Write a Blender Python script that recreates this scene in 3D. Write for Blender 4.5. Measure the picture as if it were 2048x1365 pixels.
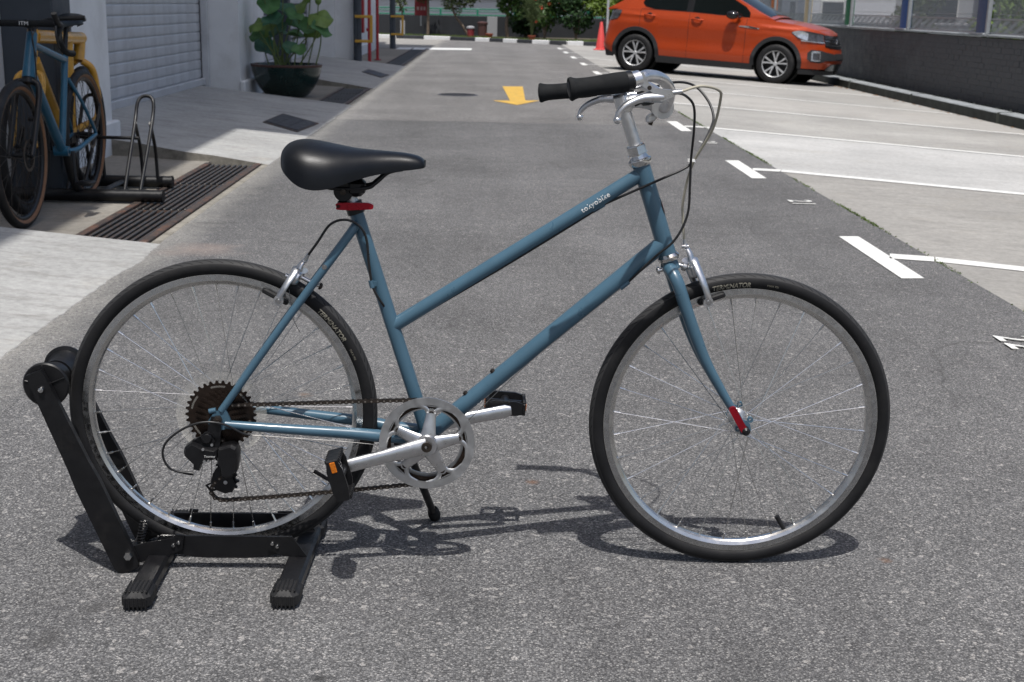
import bpy, math, random
import numpy as np
from mathutils import Vector, Matrix
random.seed(7); rng = np.random.default_rng(7)
for o in list(bpy.data.objects): bpy.data.objects.remove(o, do_unlink=True)
scene = bpy.context.scene
COL = scene.collection
R = math.radians

# ------------------------------------------------------------------ camera
CAM_H, F_PX, PITCH, ROLL, YAW = 1.146, 2595.9, 0.2535, 0.0211, 0.0205
cam = bpy.data.cameras.new('camera'); cam_o = bpy.data.objects.new('camera', cam); COL.objects.link(cam_o)
fw = Vector((math.sin(YAW)*math.cos(PITCH), math.cos(YAW)*math.cos(PITCH), -math.sin(PITCH)))
rt = Vector((math.cos(YAW), -math.sin(YAW), 0)); upv = rt.cross(fw)
r2 = math.cos(ROLL)*rt + math.sin(ROLL)*upv; u2 = -math.sin(ROLL)*rt + math.cos(ROLL)*upv
M = Matrix((r2, u2, -fw)).transposed().to_4x4(); M.translation = (0, 0, CAM_H); cam_o.matrix_world = M
cam.sensor_width = 36; cam.lens = 36*F_PX/2048; cam.clip_start = .05; cam.clip_end = 2000
cam.dof.use_dof = True; cam.dof.focus_distance = 2.55; cam.dof.aperture_fstop = 13
scene.camera = cam_o

# ------------------------------------------------------------------ sky, sun, exposure
SUN_DIR = Vector((-.02, .37, -1)).normalized()           # direction the light travels
elev = math.asin(-SUN_DIR.z)
w = bpy.data.worlds.new('World'); scene.world = w; w.use_nodes = True
nt = w.node_tree; nt.nodes.clear()
sky = nt.nodes.new('ShaderNodeTexSky'); sky.sky_type = 'NISHITA'; sky.sun_disc = False
sky.sun_elevation = elev; sky.sun_rotation = math.pi; sky.air_density = 1.0; sky.dust_density = 3.5; sky.ozone_density = 1.0
bg = nt.nodes.new('ShaderNodeBackground'); bg.inputs[1].default_value = .115
wo = nt.nodes.new('ShaderNodeOutputWorld'); nt.links.new(sky.outputs[0], bg.inputs[0]); nt.links.new(bg.outputs[0], wo.inputs[0])
sl = bpy.data.lights.new('sun', 'SUN'); sl.energy = 3.7; sl.angle = R(.55); sl.color = (1, .975, .94)
so = bpy.data.objects.new('sun', sl); COL.objects.link(so); so.rotation_euler = SUN_DIR.to_track_quat('-Z', 'Y').to_euler(); so.location = (0, -6, 14)
vs = scene.view_settings; vs.view_transform = 'Standard'; vs.look = 'None'; vs.gamma = 1; vs.use_curve_mapping = False; vs.exposure = 0.12

# ------------------------------------------------------------------ helpers
def lin(h):
    h = h.lstrip('#'); c = [int(h[i:i+2], 16)/255 for i in (0, 2, 4)]
    return tuple((x/12.92 if x <= .04045 else ((x+.055)/1.055)**2.4) for x in c)
class NT:
    def __init__(s, name):
        s.m = bpy.data.materials.new(name); s.m.use_nodes = True; s.t = s.m.node_tree; s.t.nodes.clear()
        s.o = s.n('ShaderNodeOutputMaterial'); s.b = s.n('ShaderNodeBsdfPrincipled'); s.l(s.b.outputs[0], s.o.inputs[0])
        s.co = s.n('ShaderNodeTexCoord').outputs['Object']
    def n(s, k, **kw):
        x = s.t.nodes.new(k)
        for a, v in kw.items(): setattr(x, a, v)
        return x
    def l(s, a, b): s.t.links.new(a, b)
    def map(s, sc, co=None):
        m = s.n('ShaderNodeMapping'); m.inputs['Scale'].default_value = sc if isinstance(sc, tuple) else (sc,)*3
        s.l(co or s.co, m.inputs[0]); return m.outputs[0]
    def noise(s, scale, detail=4, rough=.55, co=None):
        x = s.n('ShaderNodeTexNoise'); x.inputs['Scale'].default_value = scale; x.inputs['Detail'].default_value = detail; x.inputs['Roughness'].default_value = rough
        s.l(co or s.co, x.inputs['Vector']); return x.outputs[0]
    def vor(s, scale, out='Distance', feat='F1', co=None):
        x = s.n('ShaderNodeTexVoronoi', feature=feat); x.inputs['Scale'].default_value = scale; s.l(co or s.co, x.inputs['Vector']); return x.outputs[out]
    def ramp(s, f, pts, interp='LINEAR'):
        r = s.n('ShaderNodeValToRGB'); r.color_ramp.interpolation = interp; e = r.color_ramp.elements
        while len(e) < len(pts): e.new(.5)
        for k, (p, c) in enumerate(pts):
            e[k].position = p; c = (c, c, c) if isinstance(c, (int, float)) else c; e[k].color = (*c, 1)
        s.l(f, r.inputs[0]); return r.outputs[0]
    def mix(s, f, a, b, mode='MIX'):
        m = s.n('ShaderNodeMix', data_type='RGBA', blend_type=mode)
        for sock, v in ((m.inputs[0], f), (m.inputs[6], a), (m.inputs[7], b)):
            if isinstance(v, (int, float)): sock.default_value = v if sock.type == 'VALUE' else (v, v, v, 1)
            elif isinstance(v, tuple): sock.default_value = (*v, 1)
            else: s.l(v, sock)
        return m.outputs[2]
    def bump(s, h, strength=.3, dist=.002):
        b = s.n('ShaderNodeBump'); b.inputs['Strength'].default_value = strength; b.inputs['Distance'].default_value = dist
        s.l(h, b.inputs['Height']); s.l(b.outputs[0], s.b.inputs['Normal']); return b
    def set(s, **kw):
        for k, v in kw.items():
            i = s.b.inputs[k.replace('_', ' ')]
            if isinstance(v, tuple): i.default_value = (*v, 1) if len(v) == 3 else v
            elif isinstance(v, (int, float)): i.default_value = v
            else: s.l(v, i)
        return s
def pm(name, col, rough=.5, metal=0, var=.12, scale=30, bump=0, bscale=300, bdist=.001, coat=0, rvar=.1, dirt=None, dscale=8, dlo=.55, dhi=.75, spec=.5, trans=0):
    k = NT(name); f = k.noise(scale, 5)
    lo = tuple(c*(1-var) for c in col); hi = tuple(min(1, c*(1+var)) for c in col)
    c = k.ramp(f, [(.3, lo), (.7, hi)])
    if dirt: c = k.mix(k.ramp(k.noise(dscale, 8, .7), [(dlo, 0), (dhi, 1)]), c, dirt)
    k.set(Base_Color=c, Metallic=metal, Coat_Weight=coat, Specular_IOR_Level=spec)
    rr = k.ramp(k.noise(scale*1.7, 4), [(.3, max(.02, rough-rvar)), (.7, min(1, rough+rvar))]); k.set(Roughness=rr)
    if coat: k.set(Coat_Roughness=.06)
    if trans: k.set(Transmission_Weight=trans)
    if bump: k.bump(k.noise(bscale, 3), bump, bdist)
    return k.m

def V(*a): return np.array(a, float)
def unit(v): v = np.asarray(v, float); return v/(np.linalg.norm(v)+1e-12)
def catmull(pts, n=8, closed=False):
    P = np.asarray(pts, float); out = []; N = len(P)
    for i in range(N if closed else N-1):
        if closed: a, b, c, d = P[(i-1) % N], P[i], P[(i+1) % N], P[(i+2) % N]
        else: a, b, c, d = P[max(i-1, 0)], P[i], P[i+1], P[min(i+2, N-1)]
        for k in range(n):
            t = k/n; out.append(.5*((2*b)+(-a+c)*t+(2*a-5*b+4*c-d)*t*t+(-a+3*b-3*c+d)*t**3))
    if not closed: out.append(P[-1])
    return np.array(out)
class MB:
    def __init__(s): s.v = []; s.f = []
    def add(s, vs, fs):
        o = len(s.v); s.v += [tuple(map(float, x)) for x in vs]; s.f += [tuple(o+i for i in f) for f in fs]; return s
    def box(s, c, size, ex=(1, 0, 0), ey=(0, 1, 0), ez=(0, 0, 1)):
        c = V(*c); ex, ey, ez = unit(ex)*size[0]/2, unit(ey)*size[1]/2, unit(ez)*size[2]/2
        vs = [c+a*ex+b*ey+d*ez for d in (-1, 1) for b in (-1, 1) for a in (-1, 1)]
        return s.add(vs, [(0, 2, 3, 1), (4, 5, 7, 6), (0, 1, 5, 4), (2, 6, 7, 3), (0, 4, 6, 2), (1, 3, 7, 5)])
    def bbox(s, c, size, b=.004, ex=(1, 0, 0), ey=(0, 1, 0), ez=(0, 0, 1)):
        "box with chamfered edges"
        hx, hy, hz = (d/2 for d in size); b = min(b, hx*.9, hy*.9, hz*.9)
        def oc(k): return [(hx-k, -hy+k+b), (hx-k, hy-k-b), (hx-k-b, hy-k), (-hx+k+b, hy-k), (-hx+k, hy-k-b), (-hx+k, -hy+k+b), (-hx+k+b, -hy+k), (hx-k-b, -hy+k)]
        E = [unit(ex), unit(ey), unit(ez)]; c = V(*c); vs = []
        for z, k in ((-hz, b), (-hz+b, 0), (hz-b, 0), (hz, b)):
            vs += [c+x*E[0]+y*E[1]+z*E[2] for x, y in oc(k)]
        fs = [tuple(range(7, -1, -1)), tuple(range(24, 32))]
        for r in range(3): fs += [(r*8+i, r*8+(i+1) % 8, r*8+8+(i+1) % 8, r*8+8+i) for i in range(8)]
        return s.add(vs, fs)
    def tube(s, pts, r, seg=12, cap=True, closed=False, flat=None, upd=None):
        P = np.asarray(pts, float); n = len(P); r = np.broadcast_to(np.asarray(r, float), (n,))
        T = np.zeros_like(P)
        for i in range(n):
            a = P[(i-1) % n] if closed else P[max(i-1, 0)]; b = P[(i+1) % n] if closed else P[min(i+1, n-1)]; T[i] = unit(b-a)
        u = V(*upd) if upd is not None else (V(0, 0, 1) if abs(T[0][2]) < .9 else V(1, 0, 0))
        u = unit(u-T[0]*(u@T[0])); vs = []
        for i in range(n):
            u = unit(u-T[i]*(u@T[i])); w_ = np.cross(T[i], u)
            fl = 1 if flat is None else (flat[i] if hasattr(flat, '__len__') else flat)
            for k in range(seg):
                a = 2*math.pi*k/seg; vs.append(P[i]+r[i]*(math.cos(a)*u*fl+math.sin(a)*w_))
        fs = []
        for i in range(n if closed else n-1):
            j = (i+1) % n
            fs += [(i*seg+k, i*seg+(k+1) % seg, j*seg+(k+1) % seg, j*seg+k) for k in range(seg)]
        if cap and not closed: fs += [tuple(range(seg-1, -1, -1)), tuple((n-1)*seg+k for k in range(seg))]
        return s.add(vs, fs)
    def cyl(s, a, b, r0, r1=None, seg=16): return s.tube([a, b], [r0, r0 if r1 is None else r1], seg)
    def lathe(s, prof, o=(0, 0, 0), ax=(0, 1, 0), seg=48, closed=False, a0=0, a1=2*math.pi):
        o = V(*o); ax = unit(ax); u = unit(np.cross(ax, V(0, 0, 1) if abs(ax[2]) < .9 else V(1, 0, 0))); w_ = np.cross(ax, u)
        full = abs(a1-a0-2*math.pi) < 1e-6; m = len(prof); ns = seg if full else seg+1; vs = []
        for k in range(ns):
            a = a0+(a1-a0)*k/seg; d = math.cos(a)*u+math.sin(a)*w_
            vs += [o+rr*d+h*ax for rr, h in prof]
        fs = []
        for k in range(seg):
            j = (k+1) % ns
            for i in range(m if closed else m-1):
                i2 = (i+1) % m; fs.append((k*m+i, j*m+i, j*m+i2, k*m+i2))
        return s.add(vs, fs)
    def prism(s, poly, o, ex, ey, t0, t1):
        "polygon in the (ex,ey) plane extruded along ex x ey from t0 to t1"
        o = V(*o); ex = unit(ex); ey = unit(ey); n = np.cross(ex, ey); m = len(poly)
        A = sum(poly[i][0]*poly[(i+1) % m][1]-poly[(i+1) % m][0]*poly[i][1] for i in range(m))
        if A < 0: poly = poly[::-1]
        vs = [o+x*ex+y*ey+n*t for t in (t0, t1) for x, y in poly]
        fs = [tuple(range(m-1, -1, -1)), tuple(range(m, 2*m))]+[(i, (i+1) % m, m+(i+1) % m, m+i) for i in range(m)]
        return s.add(vs, fs)
    def plate_hole(s, outer, inner, o, ex, ey, t0, t1):
        "ring between two loops of equal count, extruded"
        o = V(*o); ex = unit(ex); ey = unit(ey); n = np.cross(ex, ey); m = len(outer); vs = []
        for t in (t0, t1):
            for lp in (outer, inner): vs += [o+x*ex+y*ey+n*t for x, y in lp]
        fs = []
        for i in range(m):
            j = (i+1) % m
            fs += [(i, j, 2*m+j, 2*m+i), (m+j, m+i, 3*m+i, 3*m+j), (j, i, m+i, m+j), (2*m+i, 2*m+j, 3*m+j, 3*m+i)]
        return s.add(vs, fs)
    def grid(s, P):
        P = np.asarray(P, float); a, b = P.shape[:2]
        return s.add(P.reshape(-1, 3), [(i*b+j, i*b+j+1, (i+1)*b+j+1, (i+1)*b+j) for i in range(a-1) for j in range(b-1)])
    def sphere(s, c, r, seg=14, rings=8, sc=(1, 1, 1)):
        prof = [(max(1e-5, math.sin(math.pi*i/rings)), -math.cos(math.pi*i/rings)) for i in range(rings+1)]
        t = MB().lathe(prof, (0, 0, 0), (0, 0, 1), seg); return s.add([V(*c)+V(*p)*r*V(*sc) for p in t.v], t.f)
    def mesh(s, name, smooth=True, ang=38):
        me = bpy.data.meshes.new(name); me.from_pydata(s.v, [], s.f); me.update()
        if smooth:
            me.polygons.foreach_set('use_smooth', [True]*len(me.polygons)); me.set_sharp_from_angle(angle=R(ang))
        return me
    def build(s, name, mat, parent=None, smooth=True, ang=38): return obj(name, s.mesh(name, smooth, ang), mat, parent)
def obj(name, me, mat, parent=None):
    if mat is not None and not me.materials: me.materials.append(mat)
    o = bpy.data.objects.new(name, me); COL.objects.link(o)
    if parent is not None: o.parent = parent
    return o
def tag(o, label=None, cat=None, group=None, kind=None):
    for k, v in (('label', label), ('category', cat), ('group', group), ('kind', kind)):
        if v: o[k] = v
    return o
def thing(name, label, cat, loc=(0, 0, 0), rz=0, group=None):
    o = bpy.data.objects.new(name, None); COL.objects.link(o); o.location = loc; o.rotation_euler = (0, 0, rz); o.empty_display_size = .1
    return tag(o, label, cat, group)
def struct(name, mb, mat, smooth=False): return tag(mb.build(name, mat, None, smooth), kind='structure')
def text_mesh(txt, size, sx=1.0, shear=0, spacing=1.0, bold=0):
    cu = bpy.data.curves.new('txt', 'FONT'); cu.body = txt; cu.size = size; cu.align_x = 'CENTER'; cu.align_y = 'CENTER'; cu.shear = shear; cu.space_character = spacing
    cu.resolution_u = 6
    o = bpy.data.objects.new('txt', cu); COL.objects.link(o); bpy.context.view_layer.update()
    me = bpy.data.meshes.new_from_object(o.evaluated_get(bpy.context.evaluated_depsgraph_get())); bpy.data.objects.remove(o, do_unlink=True)
    if bold:                                         # heavier strokes: stacked copies, each a hair above the last
        vs = [v.co.copy() for v in me.vertices]; fs = [tuple(p_.vertices) for p_ in me.polygons]; V_, F_ = [], []
        for k_, (dx, dy) in enumerate(((0, 0), (bold, 0), (-bold, 0), (0, bold), (0, -bold))):
            o_ = len(V_); V_ += [(c.x+dx, c.y+dy, size*.003*k_) for c in vs]; F_ += [tuple(o_+i for i in f) for f in fs]
        me = bpy.data.meshes.new('lettering'); me.from_pydata(V_, [], F_); me.update()
    for v in me.vertices: v.co.x *= sx
    me.materials.clear(); return me
def warp(me, fn):
    for v in me.vertices: v.co = Vector(fn(v.co.x, v.co.y, v.co.z))
    return me
def rod_matrix(a, b):
    a = Vector(a); b = Vector(b); d = b-a; q = d.to_track_quat('Z', 'Y'); m = q.to_matrix().to_4x4(); m.translation = a; return m

# ------------------------------------------------------------------ materials
STAINS = [(-.795, 2.19, .05, (.05, .049, .048), .7), (-.749, 2.31, .035, (.055, .054, .053), .55), (.12, 3.03, .022, (.15, .085, .055), .75), (-.281, 2.05, .022, (.03, .03, .03), .8), (-1.353, 6.04, .22, (.34, .27, .235), .5), (.87, 2.585, .018, (.15, .09, .06), .75), (-.541, 3.74, .03, (.19, .13, .09), .6)]
def asphalt(name='asphalt', gain=1.0, warm=(1, 1, 1), edge_spill=True):
    k = NT(name); big = k.noise(.9, 5, .6); cell = k.vor(265, 'Color'); dst = k.vor(265, 'Distance')
    sep = k.n('ShaderNodeSeparateColor'); k.l(cell, sep.inputs[0])
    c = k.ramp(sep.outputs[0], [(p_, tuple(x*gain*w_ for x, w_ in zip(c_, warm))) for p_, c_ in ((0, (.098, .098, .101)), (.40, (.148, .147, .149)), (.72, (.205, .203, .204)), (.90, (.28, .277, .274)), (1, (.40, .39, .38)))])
    sep2 = k.n('ShaderNodeSeparateColor'); k.l(k.vor(105, 'Color'), sep2.inputs[0])
    c = k.mix(k.ramp(sep2.outputs[1], [(.972, 0), (.985, .6)]), c, (.50, .48, .46))
    edge = k.ramp(dst, [(.3, 1), (.8, .42)]); c = k.mix(1, c, edge, 'MULTIPLY')
    c = k.mix(1, c, k.ramp(big, [(.3, .80), (.7, 1.14)]), 'MULTIPLY'); c = k.mix(1, c, k.ramp(k.noise(7, 6, .65), [(.3, .88), (.7, 1.1)]), 'MULTIPLY')
    st = k.noise(1.0, 4, .6, k.map((1.6, .12, 1))); c = k.mix(1, c, k.ramp(st, [(.3, .88), (.7, 1.1)]), 'MULTIPLY')
    sxyz = k.n('ShaderNodeSeparateXYZ'); k.l(k.co, sxyz.inputs[0])
    if edge_spill:                                   # cement spilled over the asphalt along the apron edge, and local stains
        ad = k.n('ShaderNodeMath', operation='MULTIPLY_ADD'); k.l(k.noise(5, 8, .75), ad.inputs[0]); ad.inputs[1].default_value = .42; k.l(sxyz.outputs[0], ad.inputs[2])
        mr = k.n('ShaderNodeMapRange'); k.l(ad.outputs[0], mr.inputs[0]); mr.inputs[1].default_value = -1.16; mr.inputs[2].default_value = -1.42
        mm = k.n('ShaderNodeMath', operation='MULTIPLY'); k.l(mr.outputs[0], mm.inputs[0]); k.l(k.ramp(k.noise(60, 6, .8), [(.36, 0), (.56, .75)]), mm.inputs[1]); c = k.mix(mm.outputs[0], c, (.40, .385, .35))
        for cx, cy, rad, col, st_ in STAINS:
            vd = k.n('ShaderNodeVectorMath', operation='DISTANCE'); k.l(k.co, vd.inputs[0]); vd.inputs[1].default_value = (cx, cy, 0)
            av = k.n('ShaderNodeMath', operation='MULTIPLY_ADD'); k.l(k.noise(9/rad*.12, 6, .75), av.inputs[0]); av.inputs[1].default_value = rad*2.2; k.l(vd.outputs['Value'], av.inputs[2])
            m2 = k.n('ShaderNodeMapRange'); k.l(av.outputs[0], m2.inputs[0]); m2.inputs[1].default_value = rad*2.1; m2.inputs[2].default_value = rad*1.2; m2.inputs[4].default_value = st_
            c = k.mix(m2.outputs[0], c, col)
    # hairline cracks
    wv = k.n('ShaderNodeMix', data_type='VECTOR'); wv.inputs[0].default_value = .12; k.l(k.co, wv.inputs[4]); nz = k.n('ShaderNodeTexNoise'); nz.inputs['Scale'].default_value = 4; nz.inputs['Detail'].default_value = 6; k.l(k.co, nz.inputs['Vector']); k.l(nz.outputs['Color'], wv.inputs[5])
    cd = k.vor(.62, 'Distance', 'DISTANCE_TO_EDGE', wv.outputs[1]); ck = k.ramp(cd, [(.0, 1), (.0045, 0)]); pres = k.ramp(k.noise(.8, 3), [(.52, 0), (.6, .55)])
    cm = k.n('ShaderNodeMath', operation='MULTIPLY'); k.l(ck, cm.inputs[0]); k.l(pres, cm.inputs[1]); c = k.mix(cm.outputs[0], c, (.05, .049, .048))
    # oil and rust marks
    c = k.mix(k.ramp(k.noise(2.3, 6, .65), [(.70, 0), (.78, .55)]), c, (.06, .056, .054))
    c = k.mix(k.ramp(k.noise(5.1, 6, .7, k.map((1, 1, 1))), [(.735, 0), (.78, .45)]), c, (.17, .10, .07))
    k.set(Base_Color=c, Roughness=.86, Specular_IOR_Level=.35, Diffuse_Roughness=1.0); k.bump(k.ramp(dst, [(.1, 1), (.8, 0)]), .8, .0025); return k.m
def concrete(name, base, stain, warm=(.40, .36, .30), seed=0.0, str_=.5):
    k = NT(name); co = k.n('ShaderNodeMapping'); co.inputs['Location'].default_value = (seed*7.3, seed*3.1, seed); k.l(k.co, co.inputs[0]); co = co.outputs[0]
    f = k.noise(1.3, 8, .65, co); c = k.ramp(f, [(.3, tuple(x*.86 for x in base)), (.7, tuple(x*1.1 for x in base))])
    brush = k.noise(6, 6, .7, k.map((.45, 1.5, 1), co)); c = k.mix(k.ramp(brush, [(.5, 0), (.72, str_)]), c, stain)
    c = k.mix(k.ramp(k.noise(2.1, 7, .7, co), [(.56, 0), (.78, .5)]), c, warm)
    c = k.mix(k.ramp(k.noise(160, 2, .5, co), [(.62, 0), (.75, .35)]), c, tuple(x*.55 for x in base)); c = k.mix(1, c, k.ramp(k.noise(28, 6, .75, co), [(.3, .78), (.7, 1.18)]), 'MULTIPLY'); c = k.mix(1, c, k.ramp(k.noise(.45, 5, .6, co), [(.3, .84), (.7, 1.12)]), 'MULTIPLY')
    k.set(Base_Color=c, Roughness=.88, Specular_IOR_Level=.3, Diffuse_Roughness=.8); k.bump(k.noise(90, 6, .7, co), .35, .004); return k.m
def frame_paint():
    k = NT('frame_blue_paint'); base = lin('446274'); f = k.noise(14, 4)
    c = k.ramp(f, [(.3, tuple(x*.92 for x in base)), (.7, tuple(x*1.07 for x in base))])
    ch = k.ramp(k.noise(75, 5, .75), [(.715, 0), (.735, 1)]); c = k.mix(ch, c, (.035, .032, .03))
    k.set(Base_Color=c, Roughness=k.ramp(k.noise(30, 4), [(.3, .26), (.7, .4)]), Coat_Weight=.35, Coat_Roughness=.12, Specular_IOR_Level=.45); return k.m
def steel(name, col, rough, brush=0):
    k = NT(name); f = k.noise(40, 6, .7); c = k.ramp(f, [(.3, tuple(x*.82 for x in col)), (.7, col)])
    c = k.mix(k.ramp(k.noise(22, 6, .7), [(.62, 0), (.76, .35)]), c, (.16, .13, .11))
    k.set(Base_Color=c, Metallic=1, Roughness=k.ramp(k.noise(60, 5), [(.3, rough*.75), (.7, rough*1.3)])); return k.m
MT = {}
MT['asphalt'] = asphalt(); MT['asphalt_grazing'] = asphalt('grazing_lightened_asphalt', 1.28, (1.02, 1, .97))  # second asphalt: grazing-angle brightening of the far road put into the colour
MT['ramp'] = concrete('ramp_concrete', (.385, .383, .37), (.21, .20, .185), seed=1, str_=.75)
MT['bayfloor'] = concrete('bay_concrete', (.235, .218, .19), (.14, .125, .10), warm=(.22, .165, .115), seed=2, str_=.7)
MT['kerbside'] = concrete('weathered_concrete', (.30, .28, .24), (.09, .08, .06), seed=3, str_=.8)
for i, (b, s_) in enumerate([((.295, .286, .268), .6), ((.425, .423, .413), .3), ((.325, .318, .30), .6), ((.345, .335, .315), .55), ((.325, .318, .30), .55)]):
    MT['lot%d' % i] = concrete('lot_concrete_%d' % i, b, tuple(x*.62 for x in b), warm=(.33, .305, .26), seed=4+i*1.7, str_=s_)
MT['whitepaint'] = pm('road_white_paint', (.72, .72, .69), .7, var=.06, scale=6, dirt=(.36, .35, .34), dscale=18, dlo=.55, dhi=.75, bump=.5, bscale=250)
MT['yellowpaint'] = pm('road_yellow_paint', (.60, .37, .06), .7, var=.12, scale=6, dirt=(.30, .24, .14), dscale=14, dlo=.52, dhi=.75, bump=.3, bscale=250)
MT['frame'] = frame_paint()
MT['alu'] = steel('polished_aluminium', (.78, .78, .79), .33)
MT['alu_matt'] = steel('brushed_aluminium', (.68, .68, .68), .42)
MT['rim'] = pm('anodised_rim', (.70, .69, .67), .25, 1.0, var=.08, scale=25)
MT['brake_track'] = pm('machined_brake_track', (.58, .58, .58), .25, 1.0, var=.08, scale=60)
MT['chrome'] = steel('chrome_steel', (.72, .72, .72), .15)
MT['spoke'] = pm('spoke_steel', (.72, .71, .69), .24, 1.0, var=.1)
MT['chain'] = pm('oily_chain_steel', (.055, .045, .038), .42, .7, var=.3, scale=120)
MT['sprocket'] = pm('oiled_brown_steel', (.040, .028, .022), .42, .75, var=.3, scale=60)
MT['rubber'] = pm('tyre_rubber', (.010, .010, .011), .62, var=.25, scale=18, dirt=(.028, .027, .026), dscale=9, dlo=.5, dhi=.8, bump=.25, bscale=400, spec=.4)
MT['grip'] = pm('foam_grip', (.014, .015, .016), .85, var=.15, bump=.4, bscale=900, spec=.2)
MT['saddle'] = pm('saddle_vinyl', (.0045, .0054, .0075), .37, var=.1, rvar=.04, bump=.22, bscale=420, spec=.30)
MT['blackplastic'] = pm('black_plastic', (.007, .007, .008), .40, var=.2, scale=40, spec=.4, dirt=(.022, .020, .019), dscale=30, dlo=.6, dhi=.85)
MT['blacksteel'] = pm('black_powder_coat', (.006, .006, .007), .40, var=.2, scale=30, bump=.1, bscale=600, dirt=(.022, .020, .019), dscale=16, dlo=.58, dhi=.85, spec=.45)
MT['cable'] = pm('black_cable_housing', (.015, .015, .016), .35, spec=.5)
MT['cablewhite'] = pm('cream_cable_housing', (.42, .39, .31), .42, var=.1)
MT['wire'] = steel('bare_cable_wire', (.35, .34, .33), .4)
MT['redanod'] = pm('red_anodised', (.34, .010, .022), .33, .55, var=.12)
MT['amber'] = pm('amber_reflector', (.52, .14, .006), .25, var=.3, scale=200, coat=.5)
MT['guard'] = pm('clear_plastic_disc', (.62, .60, .55), .35, var=.08, spec=.5); MT['guard'].node_tree.nodes['Principled BSDF'].inputs['Alpha'].default_value = .20
MT['decal'] = pm('white_decal', (.78, .78, .76), .5, var=.05)
MT['tyreprint'] = pm('cream_tyre_print', (.24, .225, .18), .7, var=.35, scale=160)
MT['badge'] = pm('dark_badge', (.03, .03, .03), .4)
MT['bluepaint2'] = pm('teal_blue_paint', (.016, .105, .18), .38, var=.1, coat=.3)
MT['yellowframe'] = pm('yellow_frame_paint', (.58, .30, .035), .42, var=.15, coat=.3, dirt=(.10, .06, .03), dscale=25, dlo=.66, dhi=.8)
MT['tan'] = pm('tan_sidewall', (.20, .10, .05), .7, var=.15)
MT['wall'] = pm('grey_white_wall_paint', (.72, .73, .735), .75, var=.05, scale=3, dirt=(.56, .56, .55), dscale=2.5, dlo=.5, dhi=.85, bump=.15, bscale=60)
MT['darkpaint'] = pm('slate_blue_paint', (.045, .055, .068), .6, var=.12, scale=4, bump=.15, bscale=60)
MT['slat'] = pm('grey_roller_slat', (.55, .56, .575), .5, .1, var=.1, scale=3, dirt=(.36, .36, .37), dscale=2.2, dlo=.5, dhi=.8)
MT['castiron'] = pm('rusty_cast_iron', (.085, .068, .060), .6, .4, var=.25, scale=20, dirt=(.20, .10, .065), dscale=9, dlo=.48, dhi=.68, bump=.3, bscale=120)
MT['gratebar'] = pm('worn_steel_bar', (.105, .098, .092), .45, .6, var=.3, scale=12, dirt=(.19, .10, .06), dscale=9, dlo=.50, dhi=.68)
MT['dark'] = pm('dark_drain', (.012, .012, .011), .9)
MT['checker'] = pm('dark_steel_cover', (.07, .07, .078), .55, .4, var=.15, scale=10, bump=.4, bscale=160, bdist=.003)
MT['yellowguard'] = pm('yellow_guard_paint', (.62, .34, .04), .5, var=.1)
MT['redpaint'] = pm('red_pipe_paint', (.36, .022, .03), .45, var=.12)
MT['potrim'] = pm('dark_clay_rim', (.085, .040, .032), .6, var=.2)
MT['farwall_shaded'] = pm('shade_darkened_wall_paint', (.020, .023, .028), .7, var=.2, scale=2, dirt=(.06, .065, .07), dscale=1.5, dlo=.62, dhi=.85)  # far wall: shade of the trees put into the base colour
MT['pin'] = pm('chain_pin_steel', (.30, .27, .24), .35, .8)
MT['glaze'] = pm('dark_green_glaze', (.010, .028, .026), .22, var=.25, scale=5, coat=.5)
MT['terracotta'] = pm('terracotta', (.32, .085, .045), .75, var=.15, scale=10)
MT['soil'] = pm('dark_soil', (.035, .025, .018), .9, var=.3, bump=.6, bscale=80, bdist=.01)
def leafmat(name, col, var=.35, back=.25):
    k = NT(name); oi = k.n('ShaderNodeObjectInfo'); f = k.noise(9, 3)
    c = k.ramp(f, [(.28, tuple(x*(1-var) for x in col)), (.72, tuple(min(1, x*(1+var)) for x in col))])
    k.set(Base_Color=c, Roughness=.5, Specular_IOR_Level=.4)
    tr = k.n('ShaderNodeBsdfTranslucent'); k.l(k.mix(.5, c, tuple(min(1, x*1.9) for x in (col[0]*1.1, col[1], col[2]*.5))), tr.inputs[0])
    mx = k.n('ShaderNodeMixShader'); mx.inputs[0].default_value = back; k.l(k.b.outputs[0], mx.inputs[1]); k.l(tr.outputs[0], mx.inputs[2]); k.l(mx.outputs[0], k.o.inputs[0]); return k.m
MT['lotus'] = leafmat('lotus_leaf', (.085, .195, .075)); MT['lotus2'] = leafmat('lotus_leaf_pale', (.15, .235, .065)); MT['lotusd'] = leafmat('lotus_leaf_deep', (.050, .140, .085))
MT['stem'] = pm('green_stem', (.12, .16, .045), .6)
MT['leafA'] = leafmat('hedge_leaf', (.055, .115, .025), .5); MT['leafB'] = leafmat('bright_leaf', (.13, .20, .030), .4); MT['leafC'] = leafmat('dull_leaf', (.075, .105, .040), .4); MT['leafD'] = leafmat('dark_leaf', (.030, .070, .022), .45)
MT['bark'] = pm('grey_brown_bark', (.15, .115, .085), .9, var=.3, scale=20, bump=.7, bscale=60, bdist=.01)
MT['flower'] = pm('red_flower', (.62, .035, .015), .6)
MT['grass'] = leafmat('grass_blade', (.11, .17, .03), .4)
MT['moss'] = leafmat('moss', (.075, .12, .02), .4)
MT['brick'] = pm('charcoal_painted_brick', (.068, .072, .076), .62, var=.22, scale=3, dirt=(.10, .10, .10), dscale=5, dlo=.6, dhi=.85, bump=.4, bscale=70, bdist=.004)
MT['kerbgrey'] = pm('grey_kerb', (.28, .30, .31), .8, var=.15, scale=5, dirt=(.09, .10, .08), dscale=4, dlo=.5, dhi=.8, bump=.4, bscale=60, bdist=.004)
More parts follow.
